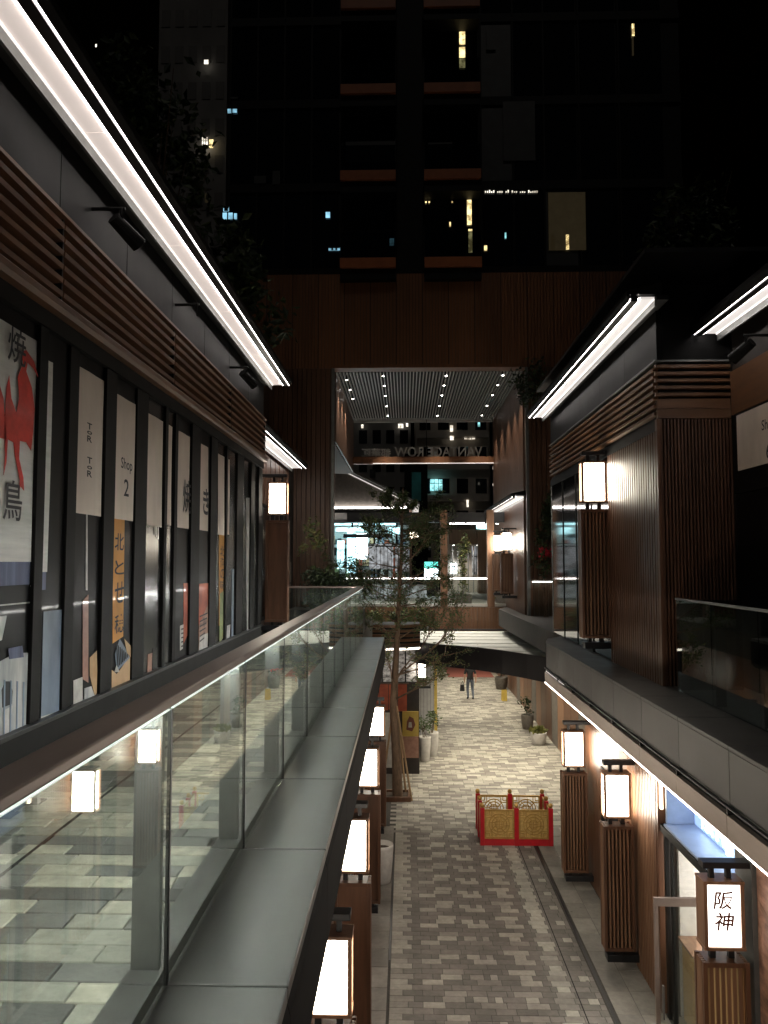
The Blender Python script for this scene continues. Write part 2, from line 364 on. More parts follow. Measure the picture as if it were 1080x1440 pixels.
for a, b, y, l in rows:
    if (a, y) in nset: continue
    mi = (random.choice((3, 4, 3)) if l else random.choice((0, 1, 1, 2) if y > 19 else (0, 0, 1)))
    z = random.uniform(-.002, .002)
    far.add([(a+.004,y-.074,z),(b-.004,y-.074,z),(b-.004,y+.074,z),(a+.004,y+.074,z),(a+.004,y-.074,z-.03),(b-.004,y-.074,z-.03)],
            [(0,1,2,3),(4,5,1,0)], mi)
fp = far.build('pavers', SH, street); tag(fp, kind='stuff')
for sgn, xa, xb in ((0, -1.1, -.29), (1, 3.03, 3.74)):
    y = 8.6; k = 0
    while y < 19.0:
        d = .6
        for (p, q) in (((xa, (xa + xb) / 2), ((xa + xb) / 2, xb))):
            put_paver(street, round(q - p, 2), ('flag', 'flag2')[(k + (p == xa)) % 2], d, (p + q) / 2, y + d / 2, .0, 'flagstone')
        y += d; k += 1
for x, y0, y1, wd in ((-.27, 13.0, 17.6, .035), (2.98, 9.9, 19, .045)):
    bx('drain_channel', 'black_metal', street, x - wd / 2, x + wd / 2, y0, y1, -.006, .002)
bx('drain_channel', 'frame_black', street, 2.57, 2.585, 9.9, 19, -.005, .0035)

# ================================================================== LEFT UPPER WALKWAY
walk = MB().box(-2.8, -1.0, -1.5, 24, 4.2, 4.795).build('walkway', 'joint'); tag(walk, kind='structure')
uw = []
y = 1.6
while y < 17.3:
    x = -2.78 - random.uniform(0, .25)
    while x < -1.13:
        wd = random.choice((.28, .28, .42, .35, .5)); a = max(x, -2.78); b = min(x + wd, -1.12)
        if b - a > .06: uw.append((round(a, 2), round(b, 2), y, random.choice(('up_dark', 'up_mid', 'up_mid', 'up_light', 'up_light2', 'up_light'))))
        x += wd
    y += .147
for i, (a, b, y, m) in enumerate(uw[:300]): put_paver(walk, round(b - a, 2), m, .147, (a + b) / 2, y, ZF)
far = MB(); UM = ['up_dark', 'up_mid', 'up_light', 'up_light2']
for a, b, y, m in uw[300:]:
    far.add([(a+.004,y-.07,ZF),(b-.004,y-.07,ZF),(b-.004,y+.07,ZF),(a+.004,y+.07,ZF)], [(0,1,2,3)], UM.index(m))
tag(far.build('pavers', UM, walk), kind='stuff')
bx('drain_channel', 'frame_black', walk, -2.17, -2.15, 1.6, 17.3, ZF - .006, ZF + .003)

# ledge with coping panels
JY = [.23 + 1.45 * i for i in range(12)] + [17.2]
led = thing('metal_ledge', (-.7, 8.6, 4.2), 'long grey metal ledge outside the lit glass balustrade above the lanterns', 'ledge')
for a, b in zip(JY[:-1], JY[1:]):
    bx('coping_panel', 'coping', led, -.965, -.465, a + .004, b - .004, 4.77, ZF, bevel=.006)
    MB().prism([(-.5, 4.766), (-.468, 4.766), (-.455, 4.72), (-.455, 4.3), (-.5, 4.22)], 'y', a + .003, b - .003).build('fascia_panel', 'matte_black', led)
bx('soffit', 'dark_panel', led, -1.2, -.505, JY[0], 17.15, 4.2, 4.26)
bx('core', 'black_metal', led, -.99, -.51, JY[0] + .01, 17.15, 4.27, 4.765)
bx('end_cap', 'black_metal', led, -.96, -.47, 17.2, 17.22, 4.25, 4.8)

# left balustrade
bal = thing('glass_balustrade', (-.98, 8.6, ZF), 'glass balustrade with brown handrail and white light strip along the left walkway', 'balustrade')
for a, b in zip(JY[:-1], JY[1:]):
    gp_ = bx('glass_panel', 'glass', bal, -.956, -.944, a + .012, b - .012, ZF + .002, 5.905)
    bx('lit_edge', 'edge_glow', gp_, -.955, -.945, a + .02, b - .02, 5.906, 5.909)  # strip light caught in the glass edge, put in as emission
for j in JY:
    p = bx('post', 'steel_grey', bal, -1.1, -.985, j - .012 + .03, j + .02 + .03, ZF, 5.9, bevel=.003)
    bx('joint_strip', 'black_metal', bal, -.958, -.942, j - .008, j + .008, ZF + .003, 5.904)
bx('kerb', 'steel_grey', bal, -1.11, -.968, JY[0], 17.2, ZF - .02, ZF + .045, bevel=.004)
hr = bx('handrail', 'rail', bal, -1.075, -.94, JY[0], 17.22, 5.915, 5.955, bevel=.008)
bx('light_strip', 'led_rail', hr, -1.068, -1.052, JY[0], 17.2, 5.9105, 5.9148)
# end return of the balustrade
for a, b in ((-2.75, -1.9), (-1.88, -1.1)):
    bx('glass_panel', 'glass', bal, a, b, 17.2, 17.212, ZF + .002, 5.905)
bx('handrail', 'rail', bal, -2.78, -1.08, 17.14, 17.26, 5.915, 5.955, bevel=.008)

# ================================================================== LEFT SHOP BUILDING
XL = -2.8
lb = thing('shop_building', (-3.4, 8, ZF), 'dark shop building with timber louvres and printed window panels along the left walkway', 'building')
YA, YB = -12, 15.0
bx('wall', 'interior', lb, -6.5, -2.93, YA, YB, ZF - .1, 9.98)
bx('plinth', 'frame_black', lb, -2.93, XL, YA, YB, ZF - .02, 5.25, bevel=.004)
bx('sill', 'black_metal', lb, -2.86, XL + .03, YA, YB, 5.252, 5.285, bevel=.003)
bx('window_header', 'frame_black', lb, -2.93, XL + .01, YA, YB, 8.33, 8.46)
MB().prism([(-2.9, 8.465), (-2.72, 8.465), (-2.7, 8.5), (-2.7, 8.55), (-2.74, 8.585), (-2.9, 8.585)], 'y', YA, YB + .02).build('timber_moulding', 'wood_h', lb)
bx('louver_backing', 'void', lb, -2.93, -2.86, YA, YB, 8.59, 9.28)
s0 = None
for sct in range(9):
    a = YA + (YB - YA) * sct / 9; b = YA + (YB - YA) * (sct + 1) / 9
    for k in range(6):
        z = 8.625 + k * .112
        mb = MB().prism([(-2.84, z), (-2.755, z + .005), (-2.75, z + .045), (-2.83, z + .062)], 'y', a + .012, b - .012)
        mb.build('louver_slat', 'wood_h', lb)
    bx('louver_bracket', 'black_metal', lb, -2.86, -2.765, b - .011, b + .011, 8.6, 9.27)
bx('louver_cap', 'wood_h', lb, -2.86, -2.74, YA, YB + .02, 9.285, 9.315)
for sct in range(18):
    a = YA + 1.5 * sct; bx('upper_panel', 'dark_panel', lb, -2.93, XL, a + .004, a + 1.496, 9.32, 10.02, bevel=.003)
def eave(parent, xi, xo, y0, y1, z, sgn, panel='soffit', seg=2.2, gut=True):
    """soffit with its LED light put in as emission, from xi (wall side) to xo, two light lines, dark gutter outside (sgn=+1: street lies to +x)."""
    n = max(1, int(round((y1 - y0) / seg))); a = y0
    for i in range(n):
        b = y0 + (y1 - y0) * (i + 1) / n
        bx('soffit_glow_panel', panel, parent, xi, xo - sgn * .02, a + .004, b - .004, z, z + .03); a = b
    bx('light_line', 'led', parent, xo - sgn * .016, xo + sgn * .006, y0, y1, z - .014, z + .012)
    bx('inner_trim', 'steel_grey', parent, xi - sgn * .03, xi - sgn * .002, y0, y1, z - .1, z + .04)
    bx('light_line', 'soffit_line', parent, xi, xi + sgn * .012, y0, y1, z - .012, z - .002)
    if gut:
        bx('gutter', 'black_metal', parent, xo + sgn * .008, xo + sgn * .105, y0, y1, z - .03, z + .05)
        bx('light_line', 'led', parent, xo + sgn * .106, xo + sgn * .12, y0, y1, z - .012, z + .006)
        MB().prism([(xo + sgn * .121, z - .02), (xo + sgn * .16, z + .05), (xo + sgn * .16, z + .11), (xi - sgn * .1, z + .22), (xi - sgn * .1, z + .06), (xo + sgn * .121, z + .06)], 'y', y0 - .02, y1 + .02).build('eave_edge', 'dark_panel', parent)
eave(lb, -2.63, -2.41, YA, YB, 10.0, 1)  # stretch behind the camera added for its light
bx('roof', 'black_metal', lb, -6.6, -2.5, YA - .1, YB + .1, 10.1, 10.16)
bx('soffit_trim', 'black_metal', lb, -2.8, -2.665, YA, YB, 9.99, 10.05)
# windows: (x pixel left, right) on the wall plane
def LY(px, py=790): return at(px, py, X=XL).y
def LZ(px, py): return at(px, py, X=XL).z
bays = [(-45, 50), (62, 95), (108, 146), (161, 191), (207, 231), (235, 246), (250, 269), (281, 297), (306, 318), (320, 334), (343, 353), (358, 364)]
edges = []
for a, b in bays: edges.append((LY(a), LY(b)))
prev = YA
for i, (a, b) in enumerate(edges):
    wd = thing  # noqa
    bx('mullion', 'frame_black', lb, -2.93, XL - (.008 if i % 2 else .016), prev, a, 5.287, 8.328, bevel=.004)
    fm = bx('window', 'grey_print' if i >= 4 and i not in (6, 7) else 'dark_print', lb, -2.9, -2.842, a + .001, b - .001, 5.287, 8.328)
    prev = b
bx('mullion', 'frame_black', lb, -2.93, XL - .01, prev, YB, 5.287, 8.328, bevel=.004)
def decal(m, y0, y1, z0, z1, name='print', d=.004, parent=lb, bev=0):
    return bx(name, m, parent, -2.842 + .001, -2.842 + d, y0, y1, z0, z1)
def poly(m, pts, name='print', d=.006):
    """pts in pixels of the photograph, laid on the printed window plane."""
    q = [at(x, y, X=-2.838) for x, y in pts]
    return MB().prism([(p.y, p.z) for p in q], 'x', -2.842 + d - .002, -2.842 + d).build(name, m, lb)
def txt(m, body, px0, px1, py_top, py_bot, d=.01, shear=0):
    p0 = at(px0, py_bot, X=-2.838); p1 = at(px1, py_bot, X=-2.838); zt = at((px0 + px1) / 2, py_top, X=-2.838).z; zb = at((px0 + px1) / 2, py_bot, X=-2.838).z
    mb = MB(); lettering(mb, body, zt - zb, (-2.842 + d, p0.y, zb), (0, 1, 0), (0, 0, 1), width=p1.y - p0.y, shear=shear)
    return mb.build('lettering', m, lb)
def sheet(m, y0, y1, z0, z1, name, sag=.003, n=6, d=.014):
    """hanging cloth with a gentle wave."""
    mb = MB(); vs = []; ph = random.random() * 6
    for j in range(7):
        for i in range(n + 1):
            u = i / n; v = j / 6
            vs.append((-2.842 + d + sag * math.sin(ph + u * 7 + v * 2) - .006 * v, y0 + (y1 - y0) * u + .004 * math.sin(v * 5 + ph), z0 + (z1 - z0) * v))
    fs = [(j*(n+1)+i, j*(n+1)+i+1, (j+1)*(n+1)+i+1, (j+1)*(n+1)+i) for j in range(6) for i in range(n)]
    b = len(vs); vs += [(v[0] - .003, v[1], v[2]) for v in vs]; fs += [tuple(reversed([q + b for q in f])) for f in fs]
    return mb.add(vs, fs).build(name, m, lb, smooth=True)
E2 = edges
# A: cloth with rooster
sheet('banner_white', E2[0][0] + .02, E2[0][1] + .0, 6.5, 8.2, 'cloth_banner', .003, d=.01)
decal('fringe', E2[0][0] + .02, E2[0][1] - .005, 6.33, 6.5)
poly('red_ink', [(22, 530), (30, 512), (27, 495), (34, 492), (45, 508), (52, 533), (44, 518), (36, 510), (34, 522), (42, 545), (46, 575), (44, 605), (41, 634), (34, 622), (25, 620), (24, 645), (30, 672), (31, 690), (26, 684), (24, 690), (25, 676), (18, 640), (16, 622), (8, 618), (6, 650), (2, 668), (4, 640), (3, 600), (6, 545), (10, 528), (13, 560), (20, 580), (24, 560)], d=.02)
poly('red_ink', [(-12, 600), (-4, 540), (2, 560), (6, 618), (-6, 615)], d=.02)
txt('ink', '焼', 7, 33, 462, 512, d=.022); txt('ink', '鳥', 0, 27, 675, 732, d=.022)
poly('steel_print', [(-40, 900), (0, 930), (22, 918), (42, 918), (45, 1020), (0, 1043), (-40, 1065)])
poly('ink', [(2, 970), (7, 958), (13, 958), (17, 972), (16, 990), (3, 995)], d=.008)
poly('paper_print', [(3, 1000), (17, 992), (10, 1040), (3, 1040)], d=.01)
poly('fringe', [(10, 912), (30, 908), (32, 924), (12, 927)], d=.012)
poly('steel_print', [(-20, 868), (9, 866), (2, 900), (-20, 910)], d=.008)
poly('paper_print', [(-30, 853), (44, 846), (44, 848), (-30, 855)], d=.008)
poly('paper_print', [(42, 823), (47, 823), (47, 860), (46, 945), (42, 940)], d=.01)
# B
sheet('banner_white', LY(63), LY(73), 6.42, 8.1, 'cloth_banner', .003, d=.01, n=3)
decal('fringe', LY(63), LY(72), 6.28, 6.42)
poly('blue_print', [(61, 860), (88, 857), (86, 1005), (57, 1015)])
poly('paper_print', [(57, 1008), (86, 999), (85, 1006), (57, 1016)], d=.008)
# C: small cloth with two names
sheet('banner', LY(110), LY(146) - .01, 6.92, 8.2, 'cloth_banner', .004)
for k, (ch, a, b) in enumerate((('T', 595, 604), ('o', 606, 611), ('R', 613, 622), ('T', 643, 652), ('o', 655, 660), ('R', 662, 671))): txt('ink', ch, 119, 126, a, b, d=.026)
poly('paper_print', [(121, 720), (123, 720), (123, 830), (120, 830)])
poly('pink_print', [(116, 845), (124, 836), (124, 960), (116, 955)])
poly('card_print', [(126, 925), (136, 915), (137, 960), (135, 985), (126, 950)])
poly('paper_print', [(103, 957), (116, 952), (116, 990), (103, 1000)])
poly('steel_print', [(118, 968), (128, 965), (135, 985), (118, 992)], d=.008)
# D: cloth 'Shop 2'
sheet('banner', LY(163), LY(191) - .015, 6.92, 8.15, 'cloth_banner', .004)
txt('ink', 'Shop', 167, 183, 645, 665, d=.026); txt('ink', '2', 171, 178, 674, 698, d=.026)
poly('orange_print', [(159, 728), (175, 728), (173, 895), (158, 905)])
for ch, a, b in (('北', 750, 774), ('と', 788, 808), ('せ', 818, 848), ('穂', 864, 890)): txt('ink', ch, 160, 173, a, b, d=.012)
poly('card_print', [(157, 942), (164, 948), (183, 922), (184, 962), (157, 974)])
poly('blue_print', [(161, 920), (168, 898), (176, 912), (182, 925), (164, 944)], d=.008)
poly('paper_print', [(160, 945), (163, 935), (167, 945)], d=.012)
poly('card_print', [(174, 898), (183, 908), (184, 925), (178, 918)], d=.01)
# E / F blank cloths
for px0, px1 in ((209, 230), (235, 243), (252, 268), (281, 294), (308, 317), (319, 324)):
    sheet('banner', LY(px0), LY(px1), 6.92 + random.uniform(-.02, .02), 8.14, 'cloth_banner', .004)
txt('ink', '焼', 255, 266.5, 675, 722, d=.022); txt('ink', 'き', 283.5, 292, 687, 724, d=.022)
poly('pink_print', [(208, 920), (214, 918), (213, 945), (207, 950)]); poly('grey_print', [(215, 912), (229, 908), (229, 935), (214, 945)])
poly('red_print', [(258, 820), (267, 820), (266, 888), (258, 905)]); poly('paper_print', [(253, 880), (258, 878), (257, 912), (253, 915)])
poly('red_print', [(280, 821), (294, 820), (293, 885), (279, 900)]); poly('food_print', [(279, 880), (292, 850), (294, 905), (279, 915)], d=.009)
poly('paper_print', [(280, 895), (292, 890), (291, 910), (279, 918)], d=.012)
poly('orange_print', [(308, 752), (316, 752), (315, 880), (308, 880)])
for ch, a, b in (('北', 768, 782), ('海', 784, 798), ('の', 800, 814), ('味', 816, 829)): txt('ink', ch, 309, 315, a, b, d=.012)
poly('green_print', [(309, 835), (315, 830), (315, 895), (308, 905)], d=.009)
poly('paper_print', [(319, 880), (324, 878), (323, 900), (318, 905)]); poly('blue_print', [(326, 800), (329, 800), (328, 905), (325, 905)])
poly('paper_print', [(346, 700), (352, 700), (352, 885), (347, 890)], d=.006)
for k in range(7): poly('ink', [(162 + k * 2.6, 905 + k * 2.4), (163.1 + k * 2.6, 905 + k * 2.4), (165.5 + k * 2.2, 938 - k * 2.2), (164.4 + k * 2.2, 938 - k * 2.2)], d=.014)
for k in range(5): poly('blue_print', [(-5 + k * 9, 955 + k), (-3 + k * 9, 955 + k), (-4 + k * 9, 1045 - k * 6), (-6 + k * 9, 1045 - k * 6)], d=.013)
for k in range(6): poly('ink', [(280, 866 + k * 7), (291 - k, 861 + k * 7), (291 - k, 863 + k * 7), (280, 868 + k * 7)], d=.016)
for k in range(5): poly('ink', [(254, 884 + k * 6), (257, 883 + k * 6), (257, 885 + k * 6), (254, 886 + k * 6)], d=.014)
for k in range(3): poly('paper_print', [(217 + k * 2.2, 735), (218 + k * 2.2, 735), (218 + k * 2.2, 752 + k * 3), (217 + k * 2.2, 752 + k * 3)], d=.01)
# spotlights under the eave
def spotlight(x, y, z, label, sgn=1, head=True):
    t = thing('spotlight', (x, y, z), label, 'spotlight', 'unlit spotlights on the shop walls')
    MB().tube((x - sgn * .02, y, z + .12), (x + sgn * .3, y, z + .12), .018).build('arm', 'frame_black', t)
    MB().tube((x + sgn * .27, y - .02, z + .12), (x + sgn * .27, y + .02, z - .02), .015).build('yoke', 'frame_black', t)
    if not head: return
    h = MB().tube((x + sgn * .2, y - .02, z + .03), (x + sgn * .36, y + .2, z - .13), .06, .075, 14).build('lamp_head', 'frame_black', t)
    MB().tube((x + sgn * .355, y + .193, z - .124), (x + sgn * .364, y + .206, z - .135), .062, .062, 14).build('lens', 'glass_dark', h)
for p in ((168, 312), (275, 442), (345, 527)):
    q = at(p[0], p[1], X=-2.55); hd = p[0] != 275; spotlight(-2.8, q.y, q.z, 'black spotlight on a wall arm under the long bright left eave' if hd else 'bare black wall arm without lamp head under the left eave', 1, hd)
q = at(1062, 485, X=4.3); spotlight(4.46, q.y, q.z, 'small unlit spotlight on the dark wall above the right banner', -1)

# ================================================================== LANTERNS
def make_lantern(name, label, group, hl=2.4, sh=1.95, upper=False, kan=False):
    """local: x toward the wall, y along the street (face looks to -y), z up from its own base."""
    t = thing(name, (0, 0, 0), label, 'lantern', group)
    L = dict(local=True)
    zt = hl + .65
    tb = MB().box(-.2, .45, -.075, .075, zt + .15, zt + .215).build('top_bracket', 'black_metal', t, True, bevel=.006)
    for x in (-.09, .09): bx('hanger', 'black_metal', t, x - .025, x + .025, -.03, .03, zt + .035, zt + .149, local=True)
    fr = MB()
    for x in (-.195, .195):
        for yy in (-.1, .1): fr.box(x - .02, x + .02, yy - .02, yy + .02, hl - .03, zt + .03)
    for z0, z1 in ((hl - .034, hl), (zt, zt + .034)): fr.box(-.22, .22, -.125, .125, z0, z1)
    if kan:
        fr.box(-.214, -.175, -.08, .08, hl, zt); fr.box(.175, .214, -.08, .08, hl, zt)
    fr.build('lantern_frame', 'wood_light', t, True, bevel=.004)
    bx('lantern_shade', 'lantern_k' if kan else 'lantern', t, -.173, .173, -.105 if kan else -.092, .092, hl + .002, zt - .002, local=True)
    for x in (-.1, .1): bx('stub', 'black_metal', t, x - .03, x + .03, -.03, .03, hl - .15, hl - .035, local=True)
    z1 = hl - .15; z0 = z1 - sh
    sc = MB().box(-.245, -.2, -.135, -.095, z0, z1).box(.2, .245, -.135, -.095, z0, z1).box(-.245, -.2, .095, .135, z0, z1).box(.2, .245, .095, .135, z0, z1)
    sc.box(-.199, .199, -.133, .128, z1 - .05, z1 - .002).box(-.199, .199, -.133, .128, z0 + .002, z0 + .05)
    m2_ = None
    for sx in (-1, 1):
        for yy in (-.057, -.019, .019, .057):
            if m2_ is None: o = MB().box(-.02, .02, -.011, .011, z0 + .004, z1 - .004).build('slat', 'wood_light', t, True); m2_ = o.data
            else: o = bpy.data.objects.new('slat', m2_); COL.objects.link(o); o.parent = t
            o.location = (sx * .222, yy, 0)
    sc.build('screen_frame', 'wood', t, True, bevel=.003)
    me = None
    for i in range(6):
        x = -.15 + i * .06
        if me is None:
            o = MB().box(-.013, .013, -.11, -.05, z0 + .051, z1 - .051).build('slat', 'wood_light', t, True); me = o.data
        else:
            o = bpy.data.objects.new('slat', me); COL.objects.link(o); o.parent = t
        o.location = (x, 0, 0)
    bx('screen_back', 'wood', t, -.2, .2, .07, .085, z0 + .051, z1 - .051, local=True)
    for x in (-.1, .1): bx('stub', 'black_metal', t, x - .03, x + .03, -.05, .05, z0 - .07, z0, local=True)
    bx('foot_beam', 'black_metal', t, -.2, .45, -.1, .1, max(0.0, z0 - .18), z0 - .07, local=True, bevel=.006)
    if not upper: pass
    return t
M['lantern_k'] = mat('lantern_k', (.9, .88, .84), .5, emit=(1, .92, .84), estr=2.0)
GL = 'lanterns under the left ledge'
l0 = make_lantern('wall_lantern', 'tall lit lantern box over a slatted timber screen beneath the grey metal ledge', GL)
LP = [-3.4, .2, 3.75, 7.36, 10.6, 14.5, 18.6]  # first three stand out of view, added to light the near street
lanterns = []
for i, yy in enumerate(LP):
    o = l0 if i == 0 else copy_tree(l0)
    o.location = (-.71, yy, 0); o.rotation_euler = (0, 0, PI)
    o.scale = (1, 1, 1)
# right street side
def lant(loc, rz, label, group, **k):
    o = make_lantern('wall_lantern', label, group, **k); o.location = loc; o.rotation_euler = (0, 0, rz); return o
GR = 'lanterns on the right street wall'
lant((3.4, 16.0, 0), 0, 'plain lit lantern box on a slatted screen just before the white pot and curved canopy', GR)
lant((3.42, 12.9, 0), 0, 'plain lit lantern box on a slatted screen beside the blue-lit shop sign recess', GR)
kl = lant((3.4, 8.68, 0), 0, 'lit lantern box with two brown calligraphy characters outside the blue sign shop', GR, kan=True)
mb = MB()
for ch, zz, h in (('阪', 2.79, .19), ('神', 2.57, .19)): lettering(mb, ch, h, (-.015, -.109, zz), (1, 0, 0), (0, 0, 1), center=True, shear=.14, width=.2)
lettering(mb, 'Hanshin', .032, (0, -.109, 2.5), (1, 0, 0), (0, 0, 1), center=True, width=.16)
o = mb.build('lettering', 'ink_brown', kl, True); tag(o, 'brown brush characters on the lit lantern face')
# warm gaps behind the screen of the calligraphy lantern
bx('glow_panel', 'glow', kl, -.2, .1, .05, .06, .5, 2.1, local=True)
for o in kl.children:
    if o.name.startswith('slat') and abs(o.location.x) < .2: o.scale = (1.65, 1, 1)
lant((3.26, 13.4, ZF), 0, 'lit lantern with slatted screen on the upper right timber block', 'lanterns on the upper walkways', hl=2.72, sh=2.2, upper=True)
lant((-2.78, 16.7, ZF), PI, 'lit lantern with slatted screen past the end of the printed windows', 'lanterns on the upper walkways', hl=2.72, sh=2.2, upper=True)

# ================================================================== LEFT LOWER WALL
lw = thing('lower_shopfront', (-1.4, 10, 0), 'timber panelled street wall hidden beneath the grey metal ledge', 'wall')
y = 2.0
while y < 23.4:
    bx('wall_panel', 'wood', lw, -1.22, -1.16 + random.uniform(0, .006), y + .004, y + 1.186, .12, 4.19); y += 1.19
bx('wall_core', 'interior', lw, -2.6, -1.225, 2, 23.4, -.01, 4.19)
bx('plinth', 'black_metal', lw, -1.215, -1.14, 2, 23.4, -.005, .118)
def pot(x, y, r, h, name, label, group=None, mat_='pot', taper=1.12):
    t = thing(name, (x, y, 0), label, 'planter', group)
    MB().lathe([(r * .8, 0), (r * .86, .02), (r * taper * .95, h * .55), (r * taper, h * .93), (r * taper, h), (r * taper * .88, h), (r * taper * .86, h * .86)], (x, y, 0), 22).build('pot', mat_, t, smooth=True)
    MB().lathe([(r * taper * .8, h * .8), (r * taper * .86, h * .87)], (x, y, 0), 16).build('soil', 'soil', t)
    return t
pot(-.5, 16.1, .22, .75, 'planter', 'white cylindrical planter among the left lantern screens by the tree')

# ================================================================== PLANTS
def leaf(mb, c, size, d=None, mi=0):
    d = d or Vector((random.gauss(0, 1), random.gauss(0, 1), random.gauss(0, .7))).normalized()
    s = d.cross(Vector((random.gauss(0, 1), random.gauss(0, 1), random.gauss(0, 1)))).normalized() * size * .28
    c = Vector(c); n = d.cross(s).normalized() * size * .12
    mb.add([c, c + d * size * .5 + s + n, c + d * size, c + d * size * .5 - s + n], [(0, 1, 2), (0, 2, 3)], mi)
def bush(parent, name, c, rad, n, size, mats, flat=1.):
    mb = MB()
    cl = [(Vector((random.gauss(0, .5) * rad[0], random.gauss(0, .5) * rad[1], random.uniform(-.6, 1) * rad[2])), random.uniform(.25, .55)) for _ in range(14)]
    for _ in range(n):
        p, k = random.choice(cl)
        q = Vector(c) + p + Vector((random.gauss(0, 1) * rad[0] * k * .5, random.gauss(0, 1) * rad[1] * k * .5, random.gauss(0, 1) * rad[2] * k * .5))
        leaf(mb, q, size * random.uniform(.6, 1.3), mi=random.randrange(len(mats)))
    return mb.build(name, mats, parent)
def stems(parent, base, top_c, rad, n, r=.008):
    mb = MB()
    for _ in range(n):
        e = Vector(top_c) + Vector((random.gauss(0, .5) * rad[0], random.gauss(0, .5) * rad[1], random.gauss(0, .4) * rad[2]))
        b = Vector(base) + Vector((random.gauss(0, .04), random.gauss(0, .04), 0)); m_ = b.lerp(e, .5) + Vector((0, 0, .08))
        mb.tube(b, m_, r, r * .8, 5); mb.tube(m_, e, r * .8, r * .3, 5)
    return mb.build('stem', 'bark', parent)

# street tree
TX, TY = -.24, 21.7
tr = thing('street_tree', (TX, TY, 0), 'thin young street tree with sparse foliage propped by wooden stakes', 'tree')
wood = MB(); leaves = MB()
pts = [Vector((TX + .02, TY, .05)), Vector((TX - .02, TY, 1.2)), Vector((TX - .1, TY + .02, 2.5)), Vector((TX - .02, TY, 3.9)), Vector((TX + .05, TY + .05, 5.2)), Vector((TX + .12, TY, 6.6)), Vector((TX + .16, TY, 7.9)), Vector((TX + .18, TY, 8.6))]
rr = [.15, .125, .11, .085, .065, .05, .03, .012]
for i in range(7): wood.tube(pts[i], pts[i+1], rr[i], rr[i+1], 10, cap=False)
def branch(p, d, length, r, depth):
    n = 4; seg = length / n; q = p.copy(); dd = d.copy()
    for i in range(n):
        dd = (dd + Vector((random.gauss(0, .16), random.gauss(0, .16), random.gauss(.03, .1)))).normalized()
        e = q + dd * seg; wood.tube(q, e, r * (1 - .8 * i / n), r * (1 - .8 * (i + 1) / n), 5 if depth else 6, cap=False)
        if depth < 2 and i > 0:
            for _ in range(2 if depth == 0 else 2):
                sd_ = (dd + Vector((random.gauss(0, .7), random.gauss(0, .7), random.gauss(.05, .45)))).normalized()
                branch(e, sd_, length * random.uniform(.3, .5), r * .5, depth + 1)
        if depth >= 1:
            for _ in range(3 if depth == 2 else 1):
                c = q.lerp(e, random.random()) + Vector((random.gauss(0, .04), random.gauss(0, .04), random.gauss(0, .04)))
                leaf(leaves, c, random.uniform(.045, .085), (dd * .4 + Vector((random.gauss(0, 1), random.gauss(0, 1), random.gauss(-.1, .7)))).normalized(), 1 if (c.z < 4.6 and random.random() < .3) else 0)
        q = e
for k in range(34):
    z = 4.3 + k / 34 * 4.0; f = min(1, (z - .05) / 8.6)
    i = max(j for j in range(7) if pts[j].z <= z); p = pts[i].lerp(pts[i+1], (z - pts[i].z) / (pts[i+1].z - pts[i].z))
    a = k * 2.4 + random.uniform(-.4, .4); up = random.uniform(.15, .6)
    ln = (1.75 if z < 6 else 1.75 - (z - 6) * .5) * random.uniform(.7, 1.1)
    branch(p, Vector((math.cos(a), math.sin(a), up)).normalized(), ln, .022, 0)
for d_, ln in (((1, -.25, .62), 2.3), ((.8, .5, .8), 1.7), ((1, .1, .42), 1.5), ((-.2, -.9, .6), 1.3), ((.9, -.6, .5), 1.6)):
    branch(pts[2].lerp(pts[3], random.uniform(-.2, .6)), Vector(d_).normalized(), ln, .03, 0)
wood.build('trunk', 'bark', tr, smooth=True); leaves.build('crown', ['leaf', 'leaf_y'], tr)
pit = thing('tree_pit_frame', (TX, TY, 0), 'square timber frame on the paving at the foot of the staked tree', 'tree pit')
for a in ((-.38, .38, -.38, -.3), (-.38, .38, .3, .38), (-.38, -.3, -.298, .298), (.3, .38, -.298, .298)):
    bx('frame_board', 'wood', pit, TX + a[0], TX + a[1], TY + a[2], TY + a[3], -.004, .12, bevel=.005)
bx('soil', 'soil', pit, TX - .3, TX + .3, TY - .3, TY + .3, -.004, .07)
for a in (-.5, 1.0, 2.9):
    st = MB().tube((TX + .46 * math.cos(a), TY + .46 * math.sin(a) - .06, 0.0), (TX + .05 * math.cos(a) - .05, TY + .08 * math.sin(a), 2.5), .03, .026, 8).build('support_stake', 'stake')
    tag(st, 'slim wooden stake leaning against the trunk of the street tree', 'stake', 'stakes propping the tree')

# shrubs beyond the end of the left balustrade
sp = thing('planter_box', (-1.75, 18.6, ZF), 'dark planter box full of shrubs past the end of the left balustrade', 'planter')
bx('box', 'black_metal', sp, -2.75, -1.0, 17.9, 19.2, ZF - .03, ZF + .55)
bush(sp, 'foliage', (-1.75, 18.5, ZF + .85), (.62, .5, .5), 2600, .13, ['leaf_dark', 'leaf_dark', 'leaf'])
stems(sp, (-1.75, 18.5, ZF + .5), (-1.75, 18.5, ZF + .9), (.6, .5, .4), 18)
fl = thing('flowering_shrub', (-2.35, 19.6, ZF), 'thin shrub with yellow-green leaves by the portal pilaster', 'shrub')
stems(fl, (-2.35, 19.6, ZF), (-2.3, 19.6, ZF + 2.1), (.3, .3, .5), 9); bush(fl, 'foliage', (-2.3, 19.6, ZF + 2.1), (.26, .25, .5), 190, .12, ['leaf_y', 'leaf_y', 'leaf'])
